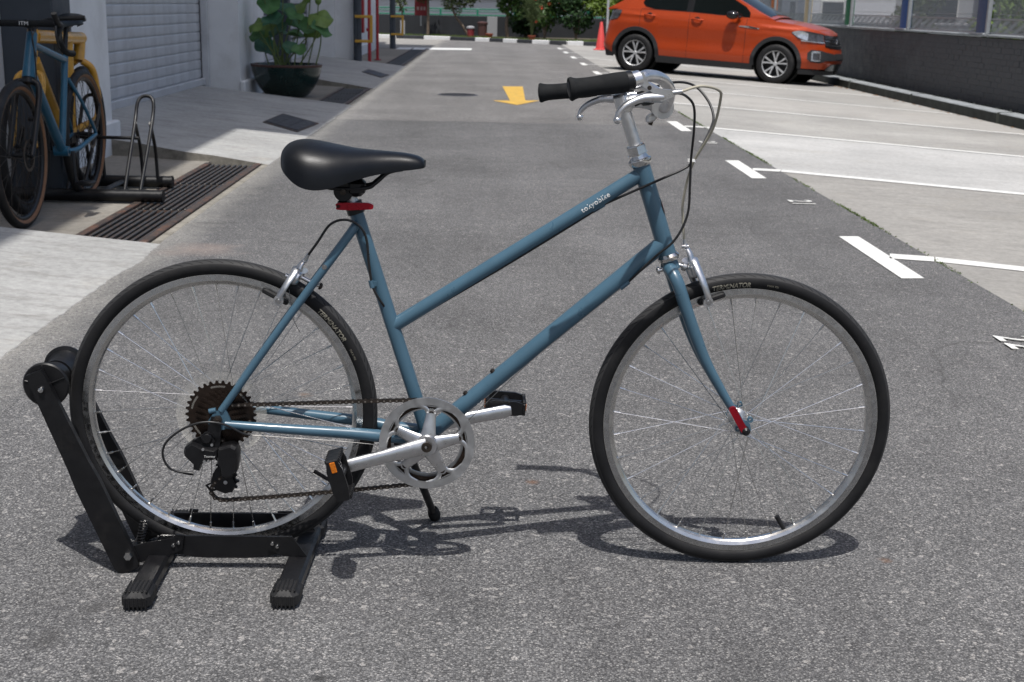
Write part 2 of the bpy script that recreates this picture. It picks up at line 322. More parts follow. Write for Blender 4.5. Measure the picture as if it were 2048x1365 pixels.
MT['kerbmoss'] = pm('mossy_kerb_face', (.045, .05, .042), .9, var=.3, scale=6, dirt=(.14, .14, .13), dscale=7, dlo=.6, dhi=.85, bump=.4, bscale=60, bdist=.004)
MT['kerbblack'] = pm('kerb_black_paint', (.035, .037, .042), .65, var=.2, scale=6, dirt=(.12, .12, .12), dscale=6, dlo=.6, dhi=.85)
MT['kerbwhite'] = pm('kerb_white_paint', (.74, .74, .73), .65, var=.06, scale=6, dirt=(.42, .40, .37), dscale=6, dlo=.58, dhi=.85)
MT['galv'] = pm('galvanised_wire', (.42, .44, .45), .45, .6, var=.1)
for nme, c in (('orange', (.55, .16, .04)), ('cream', (.56, .45, .27)), ('green', (.012, .17, .065)), ('blue', (.035, .10, .27)), ('navy', (.062, .085, .16))): MT['post_'+nme] = pm('post_'+nme, c, .5, var=.08)
MT['railgreen'] = pm('green_rail_paint', (.03, .22, .14), .5)
MT['white'] = pm('pale_wall', (.62, .63, .66), .7, var=.05, scale=1)
MT['greywall'] = pm('grey_house_wall', (.33, .34, .36), .75, var=.08, scale=1)
MT['rooftile'] = pm('pink_roof', (.42, .25, .20), .8, var=.15, scale=4)
MT['winglass'] = pm('dark_window_glass', (.03, .035, .04), .12, spec=.6)
MT['carpaint'] = pm('orange_car_paint', (.46, .056, .009), .30, .30, var=.03, coat=.6, rvar=.03)
MT['carblack'] = pm('black_cladding', (.020, .021, .023), .62, var=.1)
MT['cargloss'] = pm('gloss_black', (.012, .012, .013), .15, spec=.6)
MT['glass'] = pm('tinted_car_glass', (.004, .006, .006), .06, spec=.28, rvar=.01)
MT['lens'] = pm('lamp_lens', (.55, .57, .60), .12, .6, var=.3, scale=40, coat=1)
MT['lensdark'] = pm('smoked_lens', (.05, .05, .055), .1, var=.3, scale=30, coat=1)
MT['seam'] = pm('panel_gap', (.02, .006, .004), .8)
MT['cone'] = pm('red_cone_plastic', (.62, .060, .055), .55, var=.1)
MT['silver'] = pm('silver_pole', (.55, .56, .57), .4, .4)
MT['binbrown'] = pm('brown_bin', (.075, .035, .03), .5); MT['binred'] = pm('dark_red_tub', (.22, .03, .035), .5)
MT['signred'] = pm('dark_red_sign', (.22, .015, .02), .5, var=.15)
MT['earth'] = pm('earth', (.10, .085, .06), .95, var=.3, scale=2, bump=.5, bscale=30, bdist=.02)
# ================================================================== SETTING
LK, LX0 = .045, 2.15
def lotz(x): return -LK*(x-LX0) if x > LX0 else 0.0
XL, XR = -1.60, 2.15
def sheet(pts): return MB().add(pts, [tuple(range(len(pts)))])
struct('ground', sheet([(-400, -400, -.6), (400, -400, -.6), (400, 600, -.6), (-400, 600, -.6)]), MT['earth'])
# asphalt road with a branch turning off to the left in front of the far kerb
rd = MB(); rd2 = MB()
ys = [-9, 0, 8, 13.15, 24, 34.0, 39.5]
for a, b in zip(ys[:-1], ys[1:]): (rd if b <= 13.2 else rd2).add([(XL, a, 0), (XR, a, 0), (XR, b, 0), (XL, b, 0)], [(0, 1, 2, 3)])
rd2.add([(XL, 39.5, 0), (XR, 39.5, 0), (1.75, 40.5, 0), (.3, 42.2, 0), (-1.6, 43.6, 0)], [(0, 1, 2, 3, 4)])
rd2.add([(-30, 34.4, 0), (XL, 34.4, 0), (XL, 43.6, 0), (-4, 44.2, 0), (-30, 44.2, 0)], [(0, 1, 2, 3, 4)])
struct('road', rd, MT['asphalt']); struct('road', rd2, MT['asphalt_grazing'])
# concrete parking lot, falling gently towards the wall; slabs meet at the bay lines
lot = tag(sheet([(XR, -9, -.02), (6.9, -9, lotz(6.9)-.02), (6.9, 48, lotz(6.9)-.02), (XR, 44, -.02)]).build('parking_lot', MT['lot0']), kind='structure')
BAY = [(2.75, -.30), (6.17, -.31), (9.60, -.31), (13.10, -.355), (16.60, -.40), (20.10, -.48), (23.53, -.48), (27.03, -.48), (30.4, -.48), (33.6, -.48), (36.6, -.48)]
XE = 6.46
def bay(i, x): return BAY[i][0]+BAY[i][1]*(x-1.95)
def slab(ya, yb, yc, yd, k, idx):
    m = MB(); n = 8
    for j in range(n):
        t0, t1 = j/n, (j+1)/n; x0, x1 = XR+(XE-XR)*t0, XR+(XE-XR)*t1
        y0, y1 = ya+(yb-ya)*t0, ya+(yb-ya)*t1; Y0, Y1 = yd+(yc-yd)*t0, yd+(yc-yd)*t1
        m.add([(x0, y0, lotz(x0)), (x1, y1, lotz(x1)), (x1, Y1, lotz(x1)), (x0, Y0, lotz(x0))], [(0, 1, 2, 3)])
    m.build('slab', MT['lot%d' % k], lot, False)
tint = [0, 0, 1, 2, 3, 4, 2, 3, 4, 2]
slab(-9, -9, bay(0, XE)-.006, bay(0, XR)-.006, 2, 0)
for i in range(len(BAY)-1): slab(bay(i, XR)+.006, bay(i, XE)+.006, bay(i+1, XE)-.006, bay(i+1, XR)-.006, tint[i], i)
slab(bay(10, XR)+.006, bay(10, XE)+.006, 45, 41, 3, 11)
# painted markings: T heads on the asphalt, bay lines across the lot, bay numbers
def strip(p, q, wd, zf=.004):
    p = V(*p); q = V(*q); d = unit(q-p); n = V(-d[1], d[0])*wd/2; m = MB(); N = 6
    for j in range(N):
        a = p+(q-p)*j/N; b = p+(q-p)*(j+1)/N
        m.add([(x, y, lotz(x)+zf) for x, y in (a-n, b-n, b+n, a+n)], [(3, 2, 1, 0)])
    return m
for i, (y0, sl_) in enumerate(BAY):
    if i > 0:
        m = MB().add([(1.842, y0-.54, .004), (1.948, y0-.53, .004), (1.948, y0+.55, .004), (1.842, y0+.54, .004)], [(0, 1, 2, 3)])
        a = strip((1.95, y0), (XR-.004, bay(i, XR)), .13); m.add(a.v, a.f)
        struct('bay_marking', m, MT['whitepaint'])
    if i < 9: struct('bay_line', strip((XR+.004, bay(i, XR)), (XE-.1, bay(i, XE-.1)), .13 if i < 3 else .115), MT['whitepaint'])
for txt, yc in (('22', 4.50), ('21', 7.92), ('20', 11.50)):
    me = text_mesh(txt, .205, 1.05, spacing=1.2, bold=.0028); me.materials.append(MT['whitepaint'])
    o = tag(obj('bay_number', me, None), kind='structure'); o.rotation_euler = (0, 0, -math.pi/2); o.location = (1.922, yc, .004); o.scale = (.85, 1.0, 1)
# yellow direction arrow, stop line, joint, manhole
ar = MB().add([(.175, 19.05, .004), (.47, 19.1, .004), (.435, 16.28, .004), (.62, 16.32, .004), (.318, 15.5, .004), (.03, 16.16, .004), (.245, 16.22, .004)], [(0, 6, 2, 1), (5, 4, 6), (6, 4, 2), (4, 3, 2)])
struct('lane_arrow', ar, MT['yellowpaint'])
struct('stop_line', MB().add([(-2.4, 33.4, .004), (-.5, 33.9, .004), (-.5, 35.3, .004), (-2.4, 34.9, .004)], [(0, 1, 2, 3)]), MT['whitepaint'])
struct('joint_strip', MB().add([(XL, 13.05, .003), (XR-.2, 13.25, .003), (XR-.2, 13.265, .003), (XL, 13.065, .003)], [(0, 1, 2, 3)]), pm('bitumen_joint', (.10, .10, .10), .9))
mh = MB().lathe([(.001, .006), (.24, .006), (.262, .004), (.27, 0)], (-.42, 17.08, .001), (0, 0, 1), 40)
for a in range(-4, 5): mh.box((-.42, 17.08+a*.05, .008), (2*math.sqrt(max(.01, .23**2-(a*.05)**2)), .012, .005))
tag(mh.build('manhole_cover', MT['checker']), 'round dark iron manhole cover in the asphalt beside the yellow arrow', 'manhole cover')
# moss along the joint between asphalt and concrete
ms = MB()
for _ in range(5200):
    y = 2.5+rng.random()**1.4*18; 
    if math.sin(y*1.9)+math.sin(y*4.3+1)+rng.normal()*.6 < .1: continue
    x = XR+rng.normal()*.007; h = .002+rng.random()*.007; a = rng.random()*6.28; d = V(math.cos(a), math.sin(a))*.006
    ms.add([(x-d[0], y-d[1], 0), (x+d[0], y+d[1], 0), (x+d[0]*.3+rng.normal()*.008, y+d[1]*.3+rng.normal()*.008, h)], [(0, 1, 2)])
tag(ms.build('moss', MT['moss'], None, False), 'green moss growing in the joint between asphalt and concrete', 'moss', kind='stuff')

# ---- left apron: raised ramps with drain bays between them
SL = .0923
def rz(x): return max(0.0, (XL+.01-x)*SL)
def ramp_(y0, y1, sk0, sk1, xw=-3.6):
    m = MB(); N = 10; xs = np.linspace(XL, xw, N+1); top = []
    for x in xs: top.append([(x, y0+sk0*(XL-x)+(.03*math.sin(x*9) if x < XL else 0), rz(x)+.004), (x, y1+sk1*(XL-x), rz(x)+.004)])
    m.grid(np.array(top)[:, ::-1])
    n_ = int((y1-y0)/.03); lip = []; j1 = j2 = 0.0                  # ragged cement lip feathering on to the asphalt
    for k in range(n_+1):
        y = y0+(y1-y0)*k/n_; j1 = j1*.96+rng.normal()*.003; j2 = j2*.5+rng.normal()*.003
        lip.append([(XL, y, rz(XL)+.004), (XL+.018+abs(j1+j2)*.9, y, .0022), (XL+.022+abs(j1+j2), y, -.004)])
    m.grid(np.array(lip))
    for e in (0, 1):
        b = np.array([[t[e], (t[e][0], t[e][1], -.1)] for t in top]); m.grid(b if e == 1 else b[:, ::-1])
    return m
RAMPS = [(-6, 6.16, 0, 0), (9.33, 15.02, .36, .18), (17.97, 24.6, .75, .3)]
for a in RAMPS:
    m = ramp_(*a); o = struct('ramp', m, MT['ramp'])
    o.data.materials.append(MT['kerbside'])
    for p_ in o.data.polygons:
        if abs(p_.normal.z) < .5: p_.material_index = 1
BAYS = [(6.16, 9.33), (15.02, 17.97), (24.6, 34.4)]
for k, (a, b) in enumerate(BAYS):
    struct('bay_floor', MB().add([(-2.03, a-.4, -.002), (-2.03, b+.9, -.002), (-3.6, b+.9, -.002), (-3.6, a-.4, -.002)], [(0, 1, 2, 3)]), MT['bayfloor'])
    struct('kerb_strip', MB().bbox((-1.6, (a+b)/2, -.03), (.05, b-a, .068), .006), MT['kerbside'])
    dr = MB().box((-1.82, (a+b)/2, -.2), (.4, b-a+.6, .2)); struct('drain', dr, MT['dark'])
    L = b-a; nsec = max(2, round(L/1.02)); step = L/nsec
    gr = thing('drain_grate', ['rusty steel drain grate of long bars beside the bicycle rack', 'dark drain grate beside the big green plant pot', 'long dark drain grate beside the red pipes'][k], 'drain grate', (-1.83, a, 0))
    for e in (-.175, .178): MB().bbox((e, L/2, -.004), (.042, L, .03), .003).build('grate_frame', MT['castiron'], gr, False)
    if k < 2:
        bar = MB().bbox((0, step/2-.01, -.012), (.016, step-.03, .03), .003).mesh('bar', False)
        for j in range(nsec):
            MB().box((.0, j*step+.003, -.016), (.31, .012, .02)).build('cross_bar', MT['castiron'], gr, False)
            for q in range(8):
                o = obj('bar', bar, MT['gratebar'], gr); o.location = (-.132+q*.0385, j*step, rng.normal()*.001)
    else:
        bar = MB().bbox((0, L/2, -.012), (.016, L-.03, .03), .003).mesh('bar', False)
        for q in range(8): o = obj('bar', bar, MT['gratebar'], gr); o.location = (-.132+q*.0385, 0, 0)
for k, (xa, ya, xb, yb, xc, yc, xd, yd) in enumerate([(-2.09, 12.1, -1.70, 11.6, -1.63, 12.55, -2.06, 13.1), (-2.07, 21.3, -1.68, 20.4, -1.63, 21.3, -2.05, 22.3)]):
    P = [(xa, ya), (xb, yb), (xc, yc), (xd, yd)]; c = np.mean(P, 0); root = thing('drain_cover', ['dark steel drain cover set in the ramp before the roller shutter', 'dark steel drain cover set in the ramp beyond the plant pot'][k], 'drain cover', (c[0], c[1], rz(c[0])+.006), 0, None)
    loc = [(x-c[0], y-c[1]) for x, y in P]
    m = MB(); m.add([(x, y, rz(x+c[0])-rz(c[0])+.004+z) for z in (-.03, 0) for x, y in loc], [(3, 2, 1, 0), (4, 5, 6, 7)]+[(i, (i+1) % 4, 4+(i+1) % 4, 4+i) for i in range(4)]); m.build('cover_frame', MT['castiron'], root, False)
    for j in range(3):
        t0, t1 = .04+j*.31, .34+j*.31; q = []
        for (u, v) in ((t0, .07), (t1, .07), (t1, .93), (t0, .93)):
            x = (loc[0][0]*(1-u)+loc[1][0]*u)*(1-v)+(loc[3][0]*(1-u)+loc[2][0]*u)*v; y = (loc[0][1]*(1-u)+loc[1][1]*u)*(1-v)+(loc[3][1]*(1-u)+loc[2][1]*u)*v
            q.append((x, y, rz(x+c[0])-rz(c[0])+.009))
        m = MB().add(q+[(x, y, z-.012) for x, y, z in q], [(0, 1, 2, 3), (0, 4, 5, 1), (1, 5, 6, 2), (2, 6, 7, 3), (3, 7, 4, 0)]); m.build('panel', MT['checker'], root, False)

# ---- the building on the left
bl = thing('shop_building', 'pale grey building with roller shutters and slate blue piers along the apron', 'building', (-2.9, 8, 0))
def part(name, mb, mat, parent=bl, smooth=False):
    loc = V(*parent.location); mb.v = [tuple(V(*v)-loc) for v in mb.v]; return mb.build(name, mat, parent, smooth)
HB = 3.4
part('wall', MB().box((-3.25, 1.0, HB/2-.3), (.8, 17.9, HB+.6)), MT['wall'])
part('plinth', MB().bbox((-2.84, 8.98, .06), (.06, 2.1, .36), .012), MT['wall'])
part('pier', MB().bbox((-2.70, 7.97, HB/2), (.31, .34, HB), .01), MT['darkpaint'])
part('wall', MB().box((-3.3, 16.5, HB/2-.3), (.7, 1.7, HB+.6)), MT['wall'])
part('plinth', MB().bbox((-2.92, 16.5, .1), (.06, 1.78, .22), .012), MT['wall'])
part('pier', MB().bbox((-3.0, 19.2, HB/2), (.22, .2, HB), .01), MT['darkpaint'])
part('wall', MB().box((-3.1, 25.3, HB/2-.3), (.42, 1.3, HB+.6)), MT['wall'])
part('wall', MB().box((-2.74, 25.35, HB/2-.3), (.42, 1.2, HB+.6)), MT['wall'])
part('wall', MB().box((-3.35, 30.2, HB/2-.3), (.9, 7.2, HB+.6)), MT['wall'])
part('plinth', MB().bbox((-2.88, 29.8, .06), (.06, 6.0, .3), .012), MT['wall'])
part('wall', MB().box((-6.9, 17, HB/2), (6, 34, HB)), MT['wall'])
# roller shutters built from slats
def shutter(y0, y1, zb, label_n, pitch=.105, mat=MT['slat']):
    root = part('roller_shutter', MB().box((-3.42, (y0+y1)/2, HB/2), (.03, y1-y0, HB)), mat if pitch < .12 else MT['darkpaint'])
    Ld = y1-y0; prof = [(0, .002), (.008, .006), (.02, .0075), (.08, .0075), (.092, .006), (.098, 0), (.0985, -.008)]
    m = MB(); P = np.array([[(d, y, z) for z, d in prof] for y in (-Ld/2, Ld/2)]); m.grid(P); me = m.mesh('slat', True, 60)
    n = int((HB-zb)/pitch)
    for j in range(n):
        o = obj('slat', me, mat, root); o.location = V(-3.40, (y0+y1)/2, zb+.09+j*pitch)-V(*bl.location)
    mb = MB().bbox((-3.37, (y0+y1)/2, zb+.045), (.05, Ld, .08), .008); part('bottom_bar', mb, mat)
    for yy in (y0+.03, y1-.03): part('guide_rail', MB().bbox((-3.34, yy, HB/2), (.08, .06, HB), .006), mat)
shutter(9.95, 15.64, .155, 'a'); shutter(19.4, 24.6, .16, 'b', .14)
# canopy overhead that shades the apron
part('overhang', MB().box((-4.7, -2.1, 9.6), (5.42, 19.9, .3)), MT['wall'])
part('overhang', MB().box((-4.45, 20.9, 9.61), (6.16, 26.0, .3)), MT['wall'])
part('upper_wall', MB().box((-5.95, 13.0, 6.43), (6.1, 46, 6.0)), MT['wall'])
# slim dark poles with yellow guards, red pipes and red cabinet
def pole_guard(x, y, lab):
    t = thing('downpipe', lab, 'pipe', (x, y, rz(x) if y < 25 else 0), 0, None)
    MB().cyl((0, 0, -.1), (0, 0, 3.3), .075, seg=20).build('pipe', MT['darkpaint'], t)
    g_ = MB(); s_ = .028
    for z in (.36, .80): g_.bbox((.12, -.1, z), (.32, .045, .05), .006)
    g_.bbox((.26, -.1, .58), (.05, .047, .49), .006); g_.build('guard', MT['yellowguard'], t, False)
    MB().bbox((-.03, -.09, .58), (.03, .05, .60), .006).build('guard_bracket', MT['darkpaint'], t, False)
pole_guard(-2.46, 24.62, 'slate blue downpipe with yellow guard beside the red pipes'); pole_guard(-2.50, 33.9, 'slate blue downpipe with yellow guard at the far building corner')
for x, y, lab in ((-2.36, 25.9, 'red fire pipe with a flange, standing beside the red cabinet'), (-2.30, 27.0, 'slim red fire pipe standing farther along the pale wall')):
    t = thing('fire_pipe', lab, 'pipe', (x, y, .0), 0, None)
    MB().cyl((0, 0, -.05), (0, 0, 3.3), .034 if y < 26.5 else .030, seg=16).build('pipe', MT['redpaint'], t)
    if y < 26.5: MB().lathe([(.042, -.03), (.062, -.028), (.062, .028), (.042, .03)], (0, 0, .62), (0, 0, 1), 16).build('flange', MT['redpaint'], t)
    MB().lathe([(.04, 0), (.075, 0), (.075, .015), (.04, .02)], (0, 0, .0), (0, 0, 1), 16).build('base', MT['redpaint'], t)
hc = thing('fire_cabinet', 'red fire hose cabinet mounted behind the blue downpipe', 'cabinet', (-2.60, 26.3, .55))
MB().bbox((0, 0, .8), (.2, .24, 1.6), .01).build('cabinet_body', MT['redpaint'], hc, False); MB().bbox((0, -.125, .8), (.17, .012, 1.5), .004).build('door', MT['redpaint'], hc, False)

# ---- wall, kerb and fence on the right
XW = 6.92; WY0, WY1 = 6.0, 46.0; WZ0, WZ1 = -.22, .85
wall = thing('brick_wall', 'low charcoal painted brick wall behind the parking bays', 'wall', (XW, WY0, WZ0))
MB().box((.13, (WY1-WY0)/2, (WZ1-WZ0)/2-.01), (.22, WY1-WY0, WZ1-WZ0-.02)).build('wall_core', MT['brick'], wall, False)
MB().bbox((.12, (WY1-WY0)/2, WZ1-WZ0+.012), (.28, WY1-WY0, .03), .006).build('coping', MT['kerbgrey'], wall, False)
bh, blen = .078, .228
bm = [MB().bbox((0, 0, 0), (.03, blen-.007, bh-.006), .003).mesh('brick', False) for _ in range(1)][0]
rest = MB(); bricks = []
for r_ in range(13):
    z = .04+bh*r_
    if z+bh > WZ1-WZ0-.01: break
    y = -.5*blen*(r_ % 2)+blen/2
    while y < WY1-WY0: bricks.append((y, z)); y += blen
near = sorted([b for b in bricks if b[0] > 10.0-0.0], key=lambda b: b[0])[:300]; ns_ = set(near)
for y, z in near:
    o = obj('brick', bm, MT['brick'], wall); o.location = (.031+rng.normal()*.0015, y, z); o.rotation_euler = (rng.normal()*.006, 0, rng.normal()*.012)
for b in bricks:
    if b not in ns_: rest.bbox((.031+rng.normal()*.0015, b[0], b[1]), (.03, blen-.007, bh-.006), .003)
o = rest.build('brickwork', MT['brick'], wall, False); o['kind'] = 'stuff'
# mossy kerb at the wall foot, in lengths
y = 6.0; kn = 0; XK = 6.47
kerb = tag(MB().box((6.73, 26, -.26), (.42, 40, .24)).build('kerb_bed', MT['kerbmoss'], None, False), kind='structure')
while y < 46:
    L = 3.55; m = MB(); yy = y
    prof = [(XK, -.25), (XK, -.068), (XK+.015, -.055), (XK+.20, -.050), (XK+.22, -.07), (XK+.22, -.25)]
    P = np.array([[(px, yv, pz) for px, pz in prof] for yv in np.linspace(yy+.02, yy+L-.06, 12)]); m.grid(P[:, ::-1])
    for q in (P[0], P[-1]): m.add(q, [tuple(range(len(prof)))])
    o = m.build('kerb_stone', MT['kerbmoss'], kerb, False); o.data.materials.append(MT['kerbgrey'])
    for p_ in o.data.polygons:
        if abs(p_.normal.z) > .4: p_.material_index = 1
    y += L
gv = MB()
for _ in range(2600):
    x = 6.66+rng.random()*.25; y = 8+rng.random()*30; s_ = .008+rng.random()*.018
    gv.bbox((x, y, -.135+.05*(x-6.66)/.25+rng.random()*.02), (s_*1.4, s_*1.6, s_), .003, ex=unit(rng.normal(size=3)))
tag(gv.build('gravel', MT['kerbmoss'], None, False), 'dark loose gravel between kerb and wall', 'gravel', kind='stuff')
lf = MB()
for _ in range(60):
    y = 15.8+rng.random()*9; x = 6.40-abs(rng.normal())*.06; a = rng.random()*6.28; s_ = .02+rng.random()*.02; d = V(math.cos(a), math.sin(a))*s_
    lf.add([(x-d[0], y-d[1], lotz(x)+.006), (x+d[1]*.4, y-d[0]*.4, lotz(x)+.012), (x+d[0], y+d[1], lotz(x)+.008), (x-d[1]*.4, y+d[0]*.4, lotz(x)+.014)], [(0, 1, 2, 3)])
tag(lf.build('fallen_leaves', pm('dry_leaf', (.34, .17, .06), .8), None, False), 'dry brown leaves lying along the kerb', 'leaves', kind='stuff')
fen = thing('mesh_fence', 'galvanised mesh fence with coloured posts standing on the brick wall', 'fence', (XW+.1, WY0, WZ1+.03))
ZF = 1.6
for yc, c, wd in ((15.3, 'orange', .3), (18.9, 'navy', .42), (22.48, 'blue', .42), (26.06, 'green', .40), (29.5, 'cream', .42), (33.1, 'orange', .42), (36.7, 'cream', .42)):
    m = MB(); n = 10
    P = np.array([[(.07*math.cos(a)-.02, yc-WY0+wd/2*math.sin(a), z) for a in np.linspace(-math.pi/2, math.pi*1.5, 20)] for z in (0, ZF)]); m.grid(P)
    o = m.build('post', MT['post_'+c], fen)
    h = MB()
    for q in range(9):
        for s_ in range(2): h.lathe([(.0005, .002), (.014, .002)], (-.075, yc-WY0-.06+s_*.05+(q % 2)*.012, .12+q*.055), (-1, 0, 0), 8)
    h.build('perforation', MT['decal'] if c == 'blue' else MT['dark'], o, False)
    MB().bbox((-.05, yc-WY0-wd/2-.05, ZF/2), (.06, .06, ZF), .006).build('fence_upright', MT['galv'], fen, False)
    MB().bbox((-.04, yc-WY0, .006), (.16, wd+.1, .016), .003).build('base_plate', MT['galv'], fen, False)
yp = [8.0, 11.7, 15.3, 18.9, 22.48, 26.06, 29.5, 33.1, 36.7, 40]
for a, b in zip(yp[:-1], yp[1:]):
    m = MB(); y0, y1 = a-WY0+.22, b-WY0-.28; y = y0
    while y < y1: m.box((0, y, ZF/2), (.006, .006, ZF)); y += .052
    z = .07
    while z < ZF: m.box((.006, (y0+y1)/2, z), (.006, y1-y0, .006)); z += .2
    o = m.build('wire_mesh', MT['galv'], fen, False); o['kind'] = 'stuff'
    m = MB(); y = y0
    while y < y1-.02: m.box((-.012, y, .105), (.005, .012, .175), ey=(0, 1, .35), ez=(0, -.35, 1)); y += .045
    o = m.build('expanded_mesh', MT['galv'], fen, False); o['kind'] = 'stuff'
    for z in (.015, .205): MB().box((-.012, (y0+y1)/2, z), (.02, y1-y0, .022)).build('rail', MT['galv'], fen, False)
tag(sheet([(7.15, 0, .25), (60, 0, .25), (60, 90, .25), (7.15, 90, .25)]).build('verge', MT['asphalt'], None, False), kind='structure')
# ================================================================== FAR END AND PLANTS
def leaves(blobs, n, size, flat=.5, long=1.7, drop=0.0):
    "leaf-sized bent faces through the volume of several uneven clumps"
    m = MB(); wts = np.array([b[3]*b[4]*b[5] for b in blobs]); wts = wts/wts.sum()
    for b, k in zip(blobs, (wts*n).astype(int)):
        c = V(*b[:3]); r_ = V(*b[3:6])
        for _ in range(k):
            d = unit(rng.normal(size=3)); rr = (.55+.5*rng.random()) if rng.random() < .75 else rng.random()**.5
            p = c+d*r_*rr*(1+.16*math.sin(d[0]*5+b[0]*3)*math.cos(d[2]*6)); nrm = unit(d*.6+rng.normal(size=3)*.6+V(0, 0, flat)); t = unit(np.cross(nrm, rng.normal(size=3))); t = unit(t-V(0, 0, drop)); bb = np.cross(nrm, t)
            s_ = size*(.6+.8*rng.random()); l = s_*long
            m.add([p-t*l*.5, p+bb*s_*.42-nrm*s_*.12, p+t*l*.5, p-bb*s_*.42-nrm*s_*.12], [(0, 1, 2), (0, 2, 3)])
    return m
def tree(name, label, base, trunk, limbs, blobs, n, size, mat, r0=.05, group=None, cat='tree', **kw):
    t = thing(name, label, cat, base, 0, group); m = MB(); P = catmull(trunk, 6); m.tube(P, np.linspace(r0, r0*.55, len(P)), 10)
    for l in limbs: Q = catmull(l, 5); m.tube(Q, np.linspace(r0*.5, r0*.16, len(Q)), 7)
    m.build('trunk', MT['bark'], t); leaves(blobs, n, size, **kw).build('crown', MT[mat], t, False); return t
# kerb of black and white stones round the far bend
kp = np.array([(-12, 44.3), (-4.2, 44.3), (-3.2, 43.9), (-1.7, 43.3), (0, 42.1), (1.18, 41.1), (2.1, 40.7), (3.2, 41.2), (4.6, 42.4), (6.5, 44)], float)
seg = np.linalg.norm(np.diff(kp, axis=0), axis=1); cum = np.concatenate([[0], np.cumsum(seg)])
def kpt(s): i = min(max(np.searchsorted(cum, s)-1, 0), len(seg)-1); t = (s-cum[i])/seg[i]; return kp[i]*(1-t)+kp[i+1]*t
bed = struct('planting_bed', sheet([(x, y+.12, .07) for x, y in kp]+[(7, 49, .07), (-14, 49, .07)]), MT['earth'])
fk = tag(MB().box((0, 48.9, -.3), (20, .3, .2)).build('far_kerb', MT['kerbgrey'], None, False), kind='structure')
s = 0.0; i = 0
while s < cum[-1]-.5:
    L = .56 if s > 11 else 1.0; a, b = kpt(s), kpt(s+L-.01); c = (a+b)/2; d = unit(np.append(b-a, 0)); L = np.linalg.norm(b-a)
    MB().bbox((c[0], c[1], lotz(c[0])*.6+.035), (L, .16, .15), .012, ex=d, ey=(-d[1], d[0], 0)).build('kerb_stone', MT['kerbwhite' if i % 2 == 0 else 'kerbblack'], fk, False)
    s += .56 if s > 11 else 1.0; i += 1
gm = MB()
for _ in range(5200):
    s = rng.random()*(cum[-1]-8)+7.5; p = kpt(min(s, cum[-1]-.1)); x = p[0]+rng.normal()*.05; y = p[1]+.12+rng.random()**1.5*.9; h = .04+rng.random()*.08; a = rng.random()*6.28
    gm.add([(x, y, .06), (x+.018*math.cos(a), y+.018*math.sin(a), .06), (x+rng.normal()*.03, y+rng.normal()*.03, .06+h)], [(0, 1, 2)])
tag(gm.build('grass', MT['grass'], None, False), 'short green grass along the black and white kerb', 'grass', kind='stuff')
fwall = thing('boundary_wall', 'dark slate boundary wall behind the black and white kerb', 'wall', (0, 46, 0))
MB().bbox((-2, .1, .33), (26, .2, .82), .01).build('wall_body', MT['farwall_shaded'], fwall, False)
MB().bbox((.03, -.006, .36), (.35, .02, .74), .005).build('light_panel', MT['greywall'], fwall, False); MB().bbox((-3.05, -.006, .3), (.16, .02, .5), .005).build('light_panel', MT['greywall'], fwall, False)
rail = thing('green_railing', 'green painted railing on top of the dark boundary wall', 'railing', (0, 46.1, .74))
for z in (.03, .15, .23): MB().bbox((-2, 0, z), (26, .045, .045 if z != .15 else .025), .006).build('rail', MT['railgreen'], rail, False)
pst = MB().bbox((0, 0, .12), (.07, .06, .24), .006).mesh('rail_post', False)
for x in np.arange(-8, 6.1, 1.27): o = obj('rail_post', pst, MT['railgreen'], rail); o.location = (x-.1, -.004, 0)
# pale building beyond the railing
fb = thing('pale_building', 'long pale building standing beyond the green railing', 'building', (0, 58, 0))
MB().box((-4, 2, 2.2), (40, 4, 4.4)).build('wall', MT['white'], fb, False)
for x in np.arange(-20, 14, 2.0):
    f_ = MB().bbox((x, -.03, 2.1), (1.2, .1, 1.0), .01).build('window', MT['galv'], fb, False); MB().bbox((x, -.085, 2.1), (1.08, .02, .88), .004).build('pane', MT['winglass'], f_, False)
MB().bbox((-4, -.1, 1.5), (40.2, .3, .14), .01).build('ledge', MT['darkpaint'], fb, False)
MB().bbox((-4, -.3, 4.5), (41, 5, .2), .01).build('roof', MT['greywall'], fb, False)
# red sign on the wall
sg = thing('red_sign', 'small dark red sign board on the boundary wall beside the slim trunk', 'sign', (-2.38, 45.2, .74)); MB().bbox((0, 0, .28), (.42, .03, .58), .006).build('board', MT['signred'], sg, False); MB().bbox((0, .03, .1), (.05, .03, .9), .004).build('post', MT['galv'], sg, False)
for a in (-.1, .02, .12): MB().box((a, -.018, .22), (.07, .004, .11)).build('lettering', pm('faded_lettering', (.42, .30, .30), .6), sg, False)
